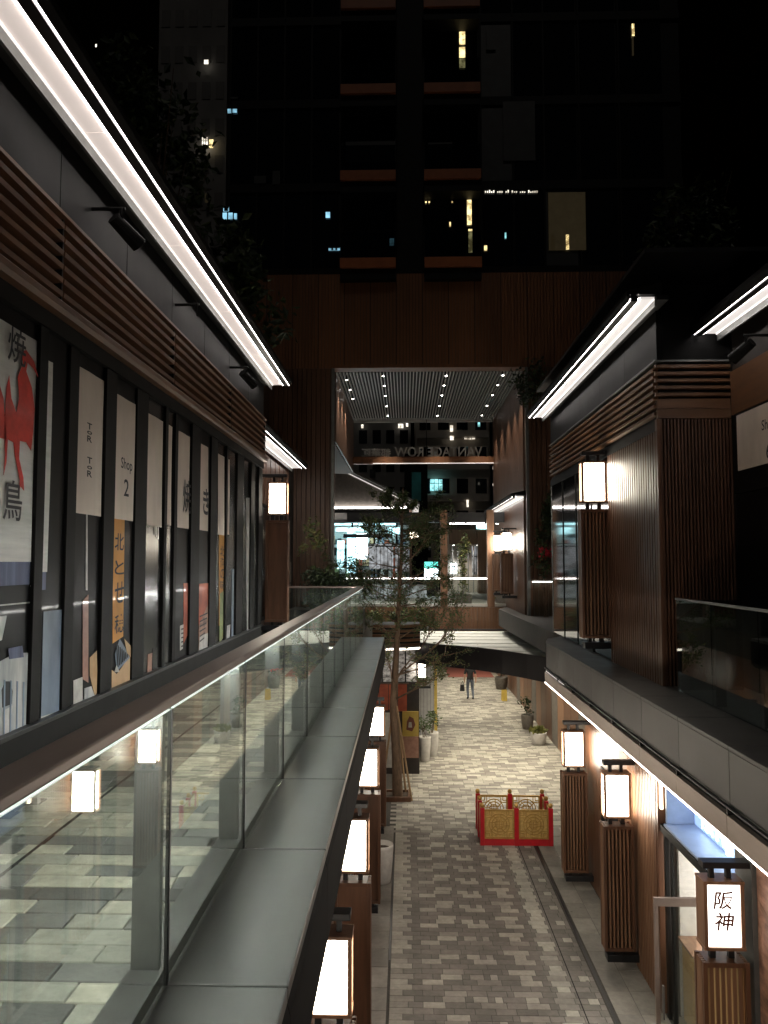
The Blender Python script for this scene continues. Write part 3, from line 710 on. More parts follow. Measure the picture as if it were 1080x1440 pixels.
# ================================================================== LEFT SECOND BUILDING
l2 = thing('timber_building', (-4, 19, ZF), 'dark timber building with lower bright eave between the shops and portal', 'building')
bx('wall', 'interior', l2, -6.5, -3.5, 15.12, 23.9, ZF - .1, 9.4)
n = 22
for i in range(n):
    y = 15.14 + i * .34; bx('wall_board', 'wood', l2, -3.499, -3.46 + (i % 2) * .012, y + .004, y + .336, ZF, 9.3)
for yy in (18.2, 19.6, 21.0):
    wf = bx('window', 'frame_black', l2, -3.447, -3.41, yy, yy + 1.0, 5.1, 7.9); bx('pane', 'window_dark', wf, -3.409, -3.405, yy + .08, yy + .92, 5.2, 7.8)
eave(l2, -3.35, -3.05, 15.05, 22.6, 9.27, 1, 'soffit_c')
bx('roof', 'black_metal', l2, -6.5, -3.2, 15.1, 22.7, 9.5, 9.55)
sgp = MB().box(-3.40, -3.37, 22.0, 22.7, 5.9, 6.5).box(-3.40, -3.372, 22.02, 22.68, 5.6, 5.85).build('notice_board', 'pot_dark', l2)
for i in range(8): bx('louver_slat', 'wood_h', l2, -3.445, -3.38, 15.3, 18.0, 8.0 + i * .14, 8.07 + i * .14)

# ================================================================== RIGHT LEDGE, BALUSTRADE
rl = thing('metal_ledge', (3.2, 9, 3.9), 'grey metal ledge with warm light strip beneath on the right side', 'ledge')
RY = [2.0 + 1.3 * i for i in range(12)]
for a, b in zip(RY[:-1], RY[1:]):
    bx('coping_panel', 'coping_b', rl, 2.93, 3.6, a + .003, b - .003, 4.79, ZF, bevel=.006)
    bx('fascia_panel', 'coping_b', rl, 2.935, 2.97, a + .003, b - .003, 4.3, 4.787, bevel=.004)
    bx('lower_fascia_panel', 'rail', rl, 2.9, 2.96, a + .004, b - .004, 4.0, 4.215, bevel=.004)
    bx('slot_bracket', 'black_metal', rl, 2.905, 2.97, a - .012, a + .012, 4.217, 4.298)
bx('core', 'black_metal', rl, 2.975, 4.4, 2, 16.3, 4.02, 4.785)
bx('slot_rail', 'black_metal', rl, 2.89, 2.93, 2, 16.3, 4.285, 4.299)
MB().prism([(2.93, 16.304), (3.1, 17.0), (3.45, 17.5), (3.9, 17.6), (4.4, 17.6), (4.4, 16.304)], 'z', 4.05, ZF - .003).build('end_cap', 'coping_b', rl)
bx('light_strip', 'led_ledge', rl, 2.905, 2.93, 2, 16.3, 3.982, 3.998)
bx('light_strip', 'soffit_c', rl, 2.926, 2.934, 14.5, 16.3, 4.222, 4.232)
bx('soffit', 'dark_panel', rl, 2.962, 4.4, 2, 16.3, 3.985, 4.018)
rb = thing('glass_balustrade', (3.55, 6, ZF), 'unlit dark glass balustrade in front of the right timber block', 'balustrade')
RJ = [10.25, 9.1, 7.9, 6.7, 5.5, 4.3]
for a, b in zip(RJ[1:], RJ[:-1]): bx('glass_panel', 'glass_tint', rb, 3.548, 3.56, a + .01, b - .01, ZF + .002, 6.0)
for j in RJ: bx('post', 'frame_black', rb, 3.59, 3.7, j - .015, j + .015, ZF, 5.95)
bx('handrail', 'steel_grey', rb, 3.54, 3.575, 4.3, 10.26, 6.002, 6.03, bevel=.004)
bx('glass_panel', 'glass_tint', rb, 3.59, 4.4, 10.25, 10.262, ZF + .002, 6.0)
wk2 = MB().box(3.605, 5.6, 2, 10.58, 4.5, ZF - .004).build('walkway', 'flag'); tag(wk2, kind='structure')

# ================================================================== RIGHT BLOCK + GLAZED SHOP
XR = 3.5
rk = thing('corner_shop_building', (4, 14, ZF), 'timber clad upper corner building with louvre band and bright eave on the right', 'building')
bx('wall', 'interior', rk, 3.56, 7, 10.66, 13.2, ZF - .02, 10.0)
# slatted faces: fine battens too small to count one by one
mb = MB(); x = XR + .01
while x < 4.46: mb.box(x, x + .026, 10.575, 10.64, ZF, 8.46); x += .047
tag(mb.build('battens', 'wood_dark', rk), kind='stuff')
bx('batten_backing', 'portal_gap', rk, XR + .005, 4.46, 10.642, 10.658, ZF, 8.46)
mb = MB(); y = 10.66
while y < 13.15: mb.box(XR - .045, XR + .012, y, y + .06, ZF, 8.3); y += .11
tag(mb.build('battens', 'wood_dark', rk), kind='stuff')
bx('batten_backing', 'portal_gap', rk, XR + .014, XR + .05, 10.66, 13.2, ZF, 8.3)
bx('corner_post', 'wood', rk, XR - .04, XR + .004, 10.57, 10.65, ZF, 8.46)
bx('header_board', 'wood_h', rk, XR - .02, 4.47, 10.57, 10.65, 8.47, 8.6); bx('header_board', 'wood_h', rk, XR - .021, 4.471, 10.572, 10.65, 8.606, 8.74)
bx('header_beam', 'dark_panel', rk, XR - .025, XR + .05, 10.655, 18.4, 8.302, 8.45)
bx('louver_backing', 'void', rk, XR + .04, 4.46, 10.64, 10.657, 8.745, 9.25)
bx('louver_backing', 'void', rk, XR + .03, XR + .05, 10.66, 18.4, 8.46, 9.25)
for k in range(5):
    z = 8.77 + k * .098
    MB().prism([(10.60, z), (10.545, z + .01), (10.545, z + .05), (10.61, z + .062)], 'x', XR - .05, 4.47).build('louver_slat', 'wood_h', rk)
for k in range(7):
    z = 8.52 + k * .104
    for a, b in ((10.66, 13.2), (13.22, 15.8), (15.82, 18.4)): MB().prism([(XR + .02, z), (XR - .05, z + .01), (XR - .05, z + .05), (XR + .015, z + .062)], 'y', a, b).build('louver_slat', 'wood_h', rk)
bx('trim', 'steel_grey', rk, XR - .06, XR + .02, 10.55, 18.4, 9.255, 9.28)
bx('trim', 'steel_grey', rk, XR + .021, 4.46, 10.55, 10.64, 9.256, 9.28)
for a in (10.6, 12.16, 13.72, 15.28, 16.84): bx('upper_panel', 'dark_panel', rk, XR - .01, XR + .06, a + .004, a + 1.555, 9.285, 10.05)
bx('upper_panel', 'dark_panel', rk, XR + .07, 4.5, 10.6, 10.64, 9.285, 10.35)
bx('upper_volume', 'dark_panel', rk, 4.52, 8, 10.62, 18.4, 9.3, 10.6)
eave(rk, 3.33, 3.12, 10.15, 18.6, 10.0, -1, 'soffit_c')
bx('soffit_trim', 'black_metal', rk, 3.362, 3.52, 10.15, 18.4, 9.99, 10.05)
bx('roof', 'black_metal', rk, 3.2, 8, 10.1, 18.6, 10.62, 10.68)
# glazed part
gy = [13.2, 14.5, 15.8, 17.1, 18.4]
for a, b in zip(gy[:-1], gy[1:]):
    bx('glass_panel', 'window_dark', rk, XR - .005, XR + .012, a + .015, b - .015, ZF + .02, 8.3)
    bx('mullion', 'frame_black', rk, XR - .02, XR + .02, a - .013, a + .013, ZF, 8.3)
bx('glass_panel', 'window_dark', rk, XR + .03, 6.5, 18.38, 18.4, ZF + .02, 8.3)
bx('mullion', 'steel_grey', rk, XR - .02, XR + .025, 18.385, 18.41, ZF, 8.3)
bx('wall', 'interior', rk, 3.56, 7, 13.21, 18.37, ZF - .02, 10.0)
# near right shopfront with banner
rn = thing('shopfront', (5, 7, ZF), 'unlit shopfront behind the dark right balustrade with a pale banner', 'building')
bx('wall', 'interior', rn, 4.52, 7, -12, 10.6, ZF - .02, 9.7)
bx('window', 'dark_print', rn, 4.48, 4.515, -12, 10.5, 5.2, 7.4)
bx('fascia_panel', 'wood_h', rn, 4.47, 4.518, -12, 10.55, 8.5, 9.1); bx('window_header', 'frame_black', rn, 4.475, 4.518, -12, 10.55, 7.42, 8.49)
p0 = at(1036, 585, X=4.46); bz = at(1036, 663, X=4.46).z
bx('sign_banner', 'banner', rn, 4.455, 4.47, 7.9, p0.y, bz, p0.z)
mb = MB(); a = at(1071, 607, X=4.45); b = at(1071, 596, X=4.45)
lettering(mb, 'Shop', .17, (4.452, a.y, a.z - .03), (0, -1, 0), (0, 0, 1)); lettering(mb, '6', .2, (4.452, a.y - .1, a.z - .36), (0, -1, 0), (0, 0, 1)); mb.build('lettering', 'ink', rn)
eave(rn, 4.3, 4.1, -12, 10.55, 9.64, -1, 'soffit_c')  # carried on behind the camera to add light
bx('roof', 'black_metal', rn, 4.15, 7, -12, 10.58, 9.85, 9.9)

# ================================================================== RIGHT LOWER SHOPFRONTS
rs = thing('street_shopfront', (4.2, 10, 0), 'timber street front with glass door and recessed blue sign under the right ledge', 'shopfront')
XW = 3.75
bx('wall', 'interior', rs, XW + .06, 6.5, 11.64, 16.3, -.01, 3.98)
# planks far part
y = 13.35
while y < 16.25: bx('wall_board', 'wood_light' if y < 15.0 else 'wood', rs, XW, XW + .058, y + .003, y + .237, .0, 3.97); y += .24
bx('door', 'frame_black', rs, XW - .03, XW - .002, 14.1, 15.1, .02, 2.6)
bx('door_side_panel', 'black_metal', rs, 3.5, XW - .031, 13.9, 13.96, .0, 2.45)
mb = MB(); y = 11.9
while y < 13.3: mb.box(XW - .025, XW + .04, y, y + .045, 0, 3.97); y += .08
tag(mb.build('battens', 'wood_light', rs), kind='stuff')
bx('batten_backing', 'wood', rs, XW + .041, XW + .058, 11.86, 13.34, 0, 3.97)
for a, b in ((11.64, 11.7), (11.74, 11.84)): bx('corner_post', 'wood', rs, XW - .06, XW + .05, a, b, 0, 3.97)
# glazed shop bay 8.75 .. 11.12
bx('pier', 'steel_grey', rs, XW - .05, XW + .2, 8.58, 9.0, 0, 3.97, bevel=.006)
bx('side_wall', 'white_wall', rs, XW + .2, 6.5, 11.55, 11.62, -.005, 3.97)
bx('side_wall', 'white_wall', rs, XW + .2, 6.5, 8.7, 8.8, -.005, 3.97)
bx('back_wall', 'white_wall', rs, 6.0, 6.1, 8.81, 11.54, -.005, 3.97)
bx('floor', 'flag', rs, XW + .05, 6.0, 8.81, 11.54, -.005, .01)
bx('counter', 'yellow_counter', rs, 3.95, 5.6, 11.0, 11.5, .011, 1.1, bevel=.01)
bx('counter_top', 'wood_light', rs, 3.9, 5.65, 10.95, 11.53, 1.102, 1.14, bevel=.006)
bx('ceiling', 'white_wall', rs, XW + .1, 6.0, 8.81, 11.54, 2.62, 2.68)
bx('ceiling_light', 'shop_light', rs, 4.2, 5.2, 9.3, 11.2, 2.6, 2.618)
# sign recess
bx('sign_recess_floor', 'blue_paint', rs, XW - .02, XW + .45, 9.02, 11.5, 2.685, 2.72)
bx('sign_back', 'blue_box', rs, XW + .42, XW + .46, 9.02, 11.53, 2.725, 3.97)
bx('sign_side', 'blue_paint', rs, XW + .02, XW + .418, 11.48, 11.53, 2.725, 3.97)
mb = MB(); lettering(mb, '阪神', .36, (XW + .41, 11.2, 2.76), (0, -1, 0), (0, 0, 1), width=.85); mb.build('lettering', 'sign_white', rs)
bx('light_tube', 'sign_white', rs, XW + .36, XW + .4, 10.2, 10.27, 2.75, 3.3)
bx('header', 'frame_black', rs, XW - .04, XW + .05, 9.01, 11.63, 2.58, 2.68, bevel=.004)
for yy in (11.45, 11.2): bx('mullion', 'frame_black', rs, XW - .02, XW + .03, yy, yy + .07, .02, 2.578)
bx('glass_panel', 'glass_clear', rs, XW, XW + .01, 10.4, 11.19, .02, 2.578); bx('glass_panel', 'glass_clear', rs, XW, XW + .01, 9.02, 9.9, .02, 2.578)
lm = bx('wall_light', 'lantern_dim', rs, XW - .03, XW - .005, 11.56, 11.63, 2.9, 3.6)
dr = thing('glass_door', (3.4, 9.95, 0), 'metal framed glass door standing open to the street', 'door')
fr = MB().box(3.08, 3.13, 9.93, 9.97, .02, 2.33).box(3.67, 3.72, 9.93, 9.97, .02, 2.33).box(3.13, 3.67, 9.93, 9.97, 2.23, 2.33).box(3.13, 3.67, 9.93, 9.97, .02, .14)
fr.build('door_frame', 'rail', dr); bx('pane', 'glass_clear', dr, 3.132, 3.668, 9.945, 9.955, .142, 2.228); bx('handle', 'steel_grey', dr, 3.15, 3.17, 9.88, 9.92, .9, 1.3)
# poster bay
bx('poster', 'food_print', rs, XW, XW + .03, 6.6, 8.57, .4, 3.5)
bx('wall', 'interior', rs, XW + .035, 6.5, 2, 8.57, -.01, 3.97)
for k in range(5): MB().prism([(8.5 - k * .2, 2.9 - k * .22), (8.5 - k * .2, 2.84 - k * .2), (7.0 - k * .3, 2.2 - k * .2), (7.0 - k * .3, 2.3 - k * .2)], 'x', XW - .004 - k * .001, XW - .001).build('print', ('wood_light', 'card_print', 'ink_brown')[k % 3], rs)

# ================================================================== COURT AND FAR STREET
rw = thing('court_wall', (5.6, 30, 0), 'tall brown panelled street wall beyond the curved canopy', 'wall')
y = 16.4; i = 0
while y < 48:
    bx('wall_panel', ('wood', 'wood_light', 'pot_dark', 'wood')[i % 4], rw, 5.3, 5.36 + (i % 3) * .02, y + .01, y + 1.08, 0, 4.2); y += 1.1; i += 1
bx('wall_core', 'interior', rw, 5.42, 7.5, 16.35, 48.5, -.01, 4.2)
cw = MB().box(3.76, 5.29, 16.32, 16.36, 0, 3.97).build('end_wall', 'wood', rs)
fe = thing('far_wall', (2, 49, 0), 'dark wall closing the far end of the street', 'wall')
bx('wall', 'interior', fe, -4, 7, 49.4, 49.8, 0, 4.2); bx('entrance', 'carpet', fe, 3.1, 5.0, 49.36, 49.39, 0, 2.2); bx('entrance', 'disp_grey', fe, -.5, 2.6, 49.36, 49.39, .3, 2.4)
cp = MB().box(2.4, 5.0, 44, 48.5, .004, .01).build('carpet', 'carpet'); tag(cp, 'dull red carpet on the paving at the far end of the street', 'carpet')
# corner shop on the left
cs = thing('corner_shop', (-.3, 24.5, 0), 'corner shop with red curtain and lit curved louvre canopy behind the tree', 'shop')
bx('wall', 'interior', cs, -3.5, .42, 24.1, 29, -.01, 3.85)
for k in range(4): bx('shop_curtain', 'red_print', cs, -1.1 + k * .29, -.83 + k * .29, 24.03 + (k % 2) * .02, 24.06 + (k % 2) * .02, 1.9 + (k % 3) * .03, 2.72)
bx('curtain_rod', 'wood', cs, -1.15, .1, 24.02, 24.09, 2.722, 2.76); bx('shop_window', 'disp_dim', cs, -1.1, .4, 24.04, 24.095, 2.8, 3.8)
for k in range(5): bx('window_bar', 'frame_black', cs, -1.1 + k * .36, -1.06 + k * .36, 24.02, 24.039, 2.8, 3.8)
MB().prism([(.02, 1.35), (.2, 1.3), (.3, 1.5), (.24, 1.7), (.12, 1.76), (.04, 1.6)], 'y', 24.012, 24.0185).build('print', 'ink_brown', cs); MB().prism([(.08, 1.42), (.2, 1.42), (.18, 1.58), (.1, 1.58)], 'y', 24.008, 24.0115).build('print', 'paper_print', cs)
bx('shop_board', 'yellow_paint', cs, -.1, .4, 24.02, 24.09, 1.15, 1.9); bx('shop_board', 'pink_print', cs, -.15, .4, 24.015, 24.085, .5, 1.14)
bx('shop_board', 'paper_print', cs, -1.1, -.2, 24.02, 24.09, .2, 1.85)
ar = [(-1.4 + 1.85 * t, 23.55 - .28 * math.sin(t * 2.2) + .35 * t ** 3) for t in [i / 10 for i in range(11)]]
for k in range(5):
    MB().prism([(x, y) for x, y in ar] + [(x, y + .06) for x, y in reversed(ar)], 'z', 3.95 + k * .14, 4.03 + k * .14).build('canopy_slat', 'wood_h', cs)
MB().prism([(x, y + .07) for x, y in ar] + [(.45, 24.6), (-1.4, 24.6)], 'z', 3.92, 4.6).build('canopy_core', 'void', cs)
MB().prism([(x, y + .0) for x, y in ar] + [(x, y + .06) for x, y in reversed(ar)], 'z', 3.84, 3.9).build('light_strip', 'soffit_warm', cs)
sw = thing('shutter_wall', (.75, 29, 0), 'pale grey shutters with yellow corner post behind the white planters', 'shutter')
for i in range(5): bx('shutter_slat', 'shutter', sw, .43 + i * .125, .43 + i * .125 + .115, 29.0, 29.05, .02, 3.0)
bx('shutter_backing', 'interior', sw, .43, 1.06, 29.052, 29.4, -.01, 3.9); bx('corner_post', 'yellow_paint', sw, 1.07, 1.17, 28.98, 29.06, 0, 3.3)
sl = lant((.42, 23.75, .55), 0, 'small lit lantern at the corner of the red curtain shop', 'lanterns on the corner shop', hl=2.3, sh=.25)
sl.scale = (.6, .6, .6); sl.location = (.5, 23.9, 1.6)
for i, (x, y) in enumerate(((.62, 25.6), (.9, 26.3))):
    t = pot(x, y, .18, .8, 'planter', 'tall white planter with a small green plant by the grey shutters', 'white planters by the shutters')
    stems(t, (x, y, .75), (x, y, 1.4), (.3, .3, .3), 6); bush(t, 'foliage', (x, y, 1.2), (.26, .26, .28), 160, .1, ['leaf'])
x, y = 4.75, 28.1
t = pot(x, y, .26, .42, 'planter', 'squat white bowl planter with pale succulent by the brown wall', taper=1.15)
mb = MB()
for _ in range(90):
    a = random.uniform(0, 2 * PI); e = random.uniform(.5, 1.3); d = Vector((math.cos(a) * math.cos(e), math.sin(a) * math.cos(e), math.sin(e)))
    leaf(mb, Vector((x, y, .36)) + Vector((random.gauss(0, .08), random.gauss(0, .08), 0)), random.uniform(.22, .38), d)
mb.build('foliage', 'leaf_y', t)
t = pot(4.75, 30.6, .22, .55, 'planter', 'dark round planter with a leafy plant against the brown wall', mat_='pot_dark'); bush(t, 'foliage', (4.75, 30.6, .85), (.2, .2, .3), 150, .11, ['leaf', 'leaf_dark'])
t = pot(4.9, 40, .3, .6, 'planter', 'dark planter with bright red flowers far down the street', mat_='pot_dark'); bush(t, 'foliage', (4.9, 40, 1.0), (.3, .3, .35), 220, .16, ['leaf', 'leaf_dark']); bush(t, 'flowers', (4.85, 39.8, 1.15), (.35, .25, .25), 140, .16, ['flower'])
fs_ = thing('floor_sign', (4.6, 36.7, 0), 'small yellow folding floor sign beside the red flowers', 'floor sign')
for a, b in ((36.58, 36.69), (36.84, 36.73)): MB().prism([(a, 0), (a + .03, 0), (b + .01, .5), (b - .01, .5)], 'x', 4.5, 4.75).build('board', 'yellow_paint', fs_)

# curved canopy
cn = thing('curved_canopy', (2.6, 24, 3.4), 'flat canopy with pale striped top and dark curved front edge over the street', 'canopy')
cur = [(.3, 24.0), (.5, 23.7), (.83, 23.4), (1.5, 22.95), (2.12, 22.45), (2.7, 21.75), (3.25, 20.9), (3.78, 19.97), (4.3, 19.2), (5.25, 18.6)]
def cx(yy):
    for (a, b), (c, d) in zip(cur[:-1], cur[1:]):
        if d <= yy <= b: return a + (c - a) * (b - yy) / (b - d)
    return cur[0][0]
y = 18.8; k = 0
while y < 28.2:
    y2 = min(y + 1.05, 28.25)
    xa, xb = cx(y + .06) + .1, cx(y2 - .06) + .1
    MB().prism([(xa, y + .07), (5.25, y + .07), (5.25, y2 - .07), (xb, y2 - .07)], 'z', 3.93, 3.985).build('roof_strip', 'canopy_top', cn); y = y2
MB().prism([(x + .06, y) for x, y in cur] + [(5.25, 28.25), (.3, 28.25)], 'z', 3.86, 3.92).build('underside', 'black_metal', cn)
MB().prism(cur + [(x + .045, y + .045) for x, y in reversed(cur)], 'z', 3.38, 4.03).build('curved_fascia', 'black_metal', cn)
MB().tube((-.8, 28.35, 4.02), (5.2, 28.35, 4.02), .035, n=8).build('back_tube', 'black_metal', cn)
for x in (.7, 4.9): MB().tube((x, 28.3, 4.05), (x + .12, 28.2, 4.13), .03, n=8).build('fixing', 'steel_grey', cn)

def downlight(parent, x, y, z, e, col=(1, .9, .7), size=125):
    d_ = MB().tube((x, y, z - .05), (x, y, z), .07, .07, 12).build('downlight', 'black_metal', parent)
    MB().tube((x, y, z - .056), (x, y, z - .051), .06, .06, 12).build('lamp', 'downlight', d_)
    l = bpy.data.lights.new('downlight_beam', 'SPOT'); l.energy = e; l.spot_size = math.radians(size); l.spot_blend = .7; l.color = col; l.shadow_soft_size = .06
    o = bpy.data.objects.new('downlight_beam', l); COL.objects.link(o); o.location = (x, y, z - .07)
for x, y in ((2.0, 24.0), (3.6, 22.2), (4.4, 25.2), (2.2, 26.6), (4.2, 28.0)): downlight(cn, x, y, 3.86, 260)
# red and gold fence round a square
fx0, fx1, fy0, fy1 = 1.76, 3.33, 18.2, 19.3
fc = thing('red_fence', (2.5, 18.35, 0), 'low red fence with gold fretwork panels standing on the paving', 'fence')
xm, ym = (fx0 + fx1) / 2, (fy0 + fy1) / 2
def fpost(x, y):
    p = MB().box(x - .05, x + .05, y - .05, y + .05, 0, .84).build('post', 'red_lacquer', fc, bevel=.006)
    MB().lathe([(.02, .84), (.045, .86), (.055, .9), (.04, .935), (.01, .95)], (x, y, 0), 10).build('finial', 'gold', p, smooth=True)
for x in (fx0, xm, fx1):
    for y in (fy0, fy1): fpost(x, y)
for x in (fx0, fx1): fpost(x, ym)
def fpanel(p, q):
    p = Vector((p[0], p[1], 0)); q = Vector((q[0], q[1], 0)); d = (q - p).normalized(); n_ = Vector((-d.y, d.x, 0)); a = p + d * .051; b = q - d * .051; L_ = (b - a).length
    def bar(mb, u0, v0, u1, v1, wd, dp):
        A = a + d * u0 + Vector((0, 0, v0)); B = a + d * u1 + Vector((0, 0, v1)); t = (B - A).normalized(); s = t.cross(n_) * wd / 2; nn = n_ * dp / 2
        mb.add([A-s-nn, A+s-nn, A+s+nn, A-s+nn, B-s-nn, B+s-nn, B+s+nn, B-s+nn], [(0,1,2,3),(7,6,5,4),(0,4,5,1),(1,5,6,2),(2,6,7,3),(3,7,4,0)])
    mb = MB(); bar(mb, 0, .07, L_, .07, .14, .06); mb.build('bottom_rail', 'red_lacquer', fc)
    mb = MB(); fz0, fz1 = .145, .8
    for z in (fz0 + .02, fz1 - .02): bar(mb, 0, z, L_, z, .04, .035)
    for u in (.02, L_ - .02): bar(mb, u, fz0 + .04, u, fz1 - .04, .04, .035)
    mb.build('panel_frame', 'gold', fc)
    mb = MB(); cxx, cz = L_ / 2, (fz0 + fz1) / 2
    for R in (.235, .17, .1):
        for i in range(16):
            t0, t1 = 2 * PI * i / 16, 2 * PI * (i + 1) / 16
            bar(mb, cxx + R * math.cos(t0), cz + R * math.sin(t0), cxx + R * math.cos(t1), cz + R * math.sin(t1), .02, .02)
    for i in range(8):
        t0 = 2 * PI * i / 8 + PI / 8; bar(mb, cxx + .1 * math.cos(t0), cz + .1 * math.sin(t0), cxx + .235 * math.cos(t0 + .25), cz + .235 * math.sin(t0 + .25), .02, .018)
    for sx in (-1, 1):
        for sz in (-1, 1):
            X0, Z0 = cxx + sx * (L_ / 2 - .04), cz + sz * (.285)
            for e in (.08, .13):
                bar(mb, X0, Z0 - sz * e, X0 - sx * e, Z0 - sz * e, .018, .018); bar(mb, X0 - sx * e, Z0, X0 - sx * e, Z0 - sz * e, .018, .018)
            bar(mb, X0 - sx * .13, Z0 - sz * .13, cxx + sx * .15, cz + sz * .16, .02, .018)
    for u in (-.06, 0, .06): bar(mb, cxx + u, cz - .1, cxx + u, cz + .1, .016, .016); bar(mb, cxx - .1, cz + u, cxx + .1, cz + u, .016, .0155)
    mb.build('fretwork', 'gold', fc)
    return a, b, d, n_
for p, q in (((fx0, fy0), (xm, fy0)), ((xm, fy0), (fx1, fy0)), ((fx0, fy1), (xm, fy1)), ((xm, fy1), (fx1, fy1)), ((fx0, fy0), (fx0, ym)), ((fx0, ym), (fx0, fy1)), ((fx1, fy0), (fx1, ym)), ((fx1, ym), (fx1, fy1))): fpanel(p, q)
for p, q in ((fx0, xm), (xm, fx1)): bx('gold_backing', 'gold_dark', fc, p + .05, q - .05, fy0 + .012, fy0 + .018, .16, .79)

# ================================================================== PORTAL TOWER
PX0, PX1, PY, PYB, PZ = -2.28, 3.82, 24.0, 33.0, 12.62
pt = thing('portal_tower', (.8, 26, 0), 'dark residential tower with a brown timber portal spanning the street', 'building')
bx('left_leg', 'portal_gap', pt, -9, PX0, PY + .06, PY + .7, ZF - .3, 10.3); bx('left_leg', 'portal_gap', pt, -9, PX0, PY + .06, PYB, 10.301, 15.7)
bx('right_leg', 'portal_gap', pt, PX1, 12, PY + .06, PYB, ZF - .3, 15.7)
bx('lintel', 'portal_gap', pt, PX0, PX1, PY + .06, PYB, PZ + .12, 15.7)
x = -6.9
while x < 9.5:
    x2 = x + .83
    z0 = PZ if (x2 > PX0 + .01 and x < PX1 - .01) else ZF
    if x < PX0 - .02 < x2 - .04 and x2 > PX0: z0 = PZ
    mb = MB(); xx = x + .01
    while xx < x2 - .03: mb.box(xx, min(xx + .085, x2 - .008), PY, PY + .056, PZ + .01, 15.68); xx += .1
    mb.build('cladding_panel', 'portal_wood', pt); x = x2
for a, b in ((-4.3, PX0 - .0), (PX1 + .0, 5.6)):
    mb = MB(); xx = a
    while xx < b - .05: mb.box(xx + .006, min(xx + .13, b), PY - .02, PY + .055, ZF, PZ); xx += .15
    mb.build('pilaster_cladding', 'wood', pt)
for x in (PX0, PX1):
    bx('jamb_trim', 'steel_grey', pt, x - .045, x + .045, PY - .05, PY + .02, ZF, PZ + .0)
bx('head_trim', 'portal_wood', pt, PX0, PX1, PY - .03, PY + .5, PZ + .005, PZ + .11)
# tunnel ceiling
bx('ceiling_backing', 'void', pt, PX0, PX1, PY + .5, PYB, PZ + .09, PZ + .118)
n = 56; cs0 = None
for i in range(n):
    x = PX0 + .06 + (PX1 - PX0 - .12) * i / (n - 1)
    if cs0 is None:
        cs0 = MB().box(-.014, .014, PY + .52, PYB - .05, PZ - .02, PZ + .085).build('ceiling_slat', 'white_slat', pt); cs0.location = (x, 0, 0); base_y = pt.location
    else:
        o = cs0.copy(); COL.objects.link(o); o.parent = pt; o.location = (x - 0, 0, 0)
for o in pt.children:
    if o.name.startswith('ceiling_slat'): o.location.x += 0
bx('back_trim', 'white_slat', pt, PX0, PX1, PYB - .045, PYB + .02, PZ - .1, PZ + .11)
DL = []
for x, ys in ((-1.95, (25.4, 26.9, 28.4)), (-.72, (24.9, 26.3, 27.9, 29.8, 31.8)), (1.35, (24.9, 26.3, 27.9, 29.8, 31.8)), (3.2, (24.9, 26.3, 27.9, 29.8, 31.8))):
    for y in ys:
        d_ = MB().tube((x, y, PZ - .035), (x, y, PZ + .08), .042, .042, 12).build('downlight', 'black_metal', pt)
        MB().tube((x, y, PZ - .042), (x, y, PZ - .036), .036, .036, 12).build('lamp', 'downlight', d_); DL.append((x, y))
for x, y in DL:
    l = bpy.data.lights.new('downlight_beam', 'SPOT'); l.energy = 190; l.spot_size = math.radians(66); l.spot_blend = .6; l.color = (1, .93, .8); l.shadow_soft_size = .05
    o = bpy.data.objects.new('downlight_beam', l); COL.objects.link(o); o.location = (x, y, PZ - .06)
# tunnel side walls
for i in range(9):
    y = PY + .5 + i * .94
    bx('tunnel_panel', 'wood_dark', pt, PX1 - .05, PX1 - .003, y + .006, y + .934, 8.75, PZ - .03)
    bx('tunnel_panel', 'wood', pt, PX0 + .003, PX0 + .05, y + .006, y + .934, 10.35, PZ - .03)
mb = MB(); y = PY + .5
while y < PYB: mb.box(PX1 - .06, PX1 - .003, y, y + .09, ZF, 8.5); y += .12
tag(mb.build('battens', 'wood', pt), kind='stuff')
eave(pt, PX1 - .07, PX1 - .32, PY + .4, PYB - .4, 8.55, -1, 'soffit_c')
# sign beam
bx('sign_beam', 'portal_wood', pt, PX0 + .05, PX1 - .05, PYB - .4, PYB - .1, 10.68, 10.98)
bx('sign_beam_light', 'soffit_line', pt, PX0 + .9, PX1 - .06, PYB - .42, PYB - .405, 10.68, 10.7)
for x in (.9,): bx('sign_rod', 'black_metal', pt, x, x + .03, PYB - .26, PYB - .23, 10.98, PZ)
sg = thing('portal_sign', (.8, PYB - .25, 10.98), 'row of raised metal letters seen from behind on the timber beam', 'sign')
mb = MB(); lettering(mb, 'VANTAGE ROW', .42, (3.3, PYB - .2, 11.0), (-1, 0, 0), (0, 0, 1), width=3.75, thick=.06); lettering(mb, '都華匯', .36, (-.62, PYB - .2, 11.0), (-1, 0, 0), (0, 0, 1), width=1.25, thick=.06)
o = mb.build('lettering', 'white_slat', sg)
bx('letter_rail', 'black_metal', sg, -2.0, 3.4, PYB - .26, PYB - .2, 10.981, 11.0)
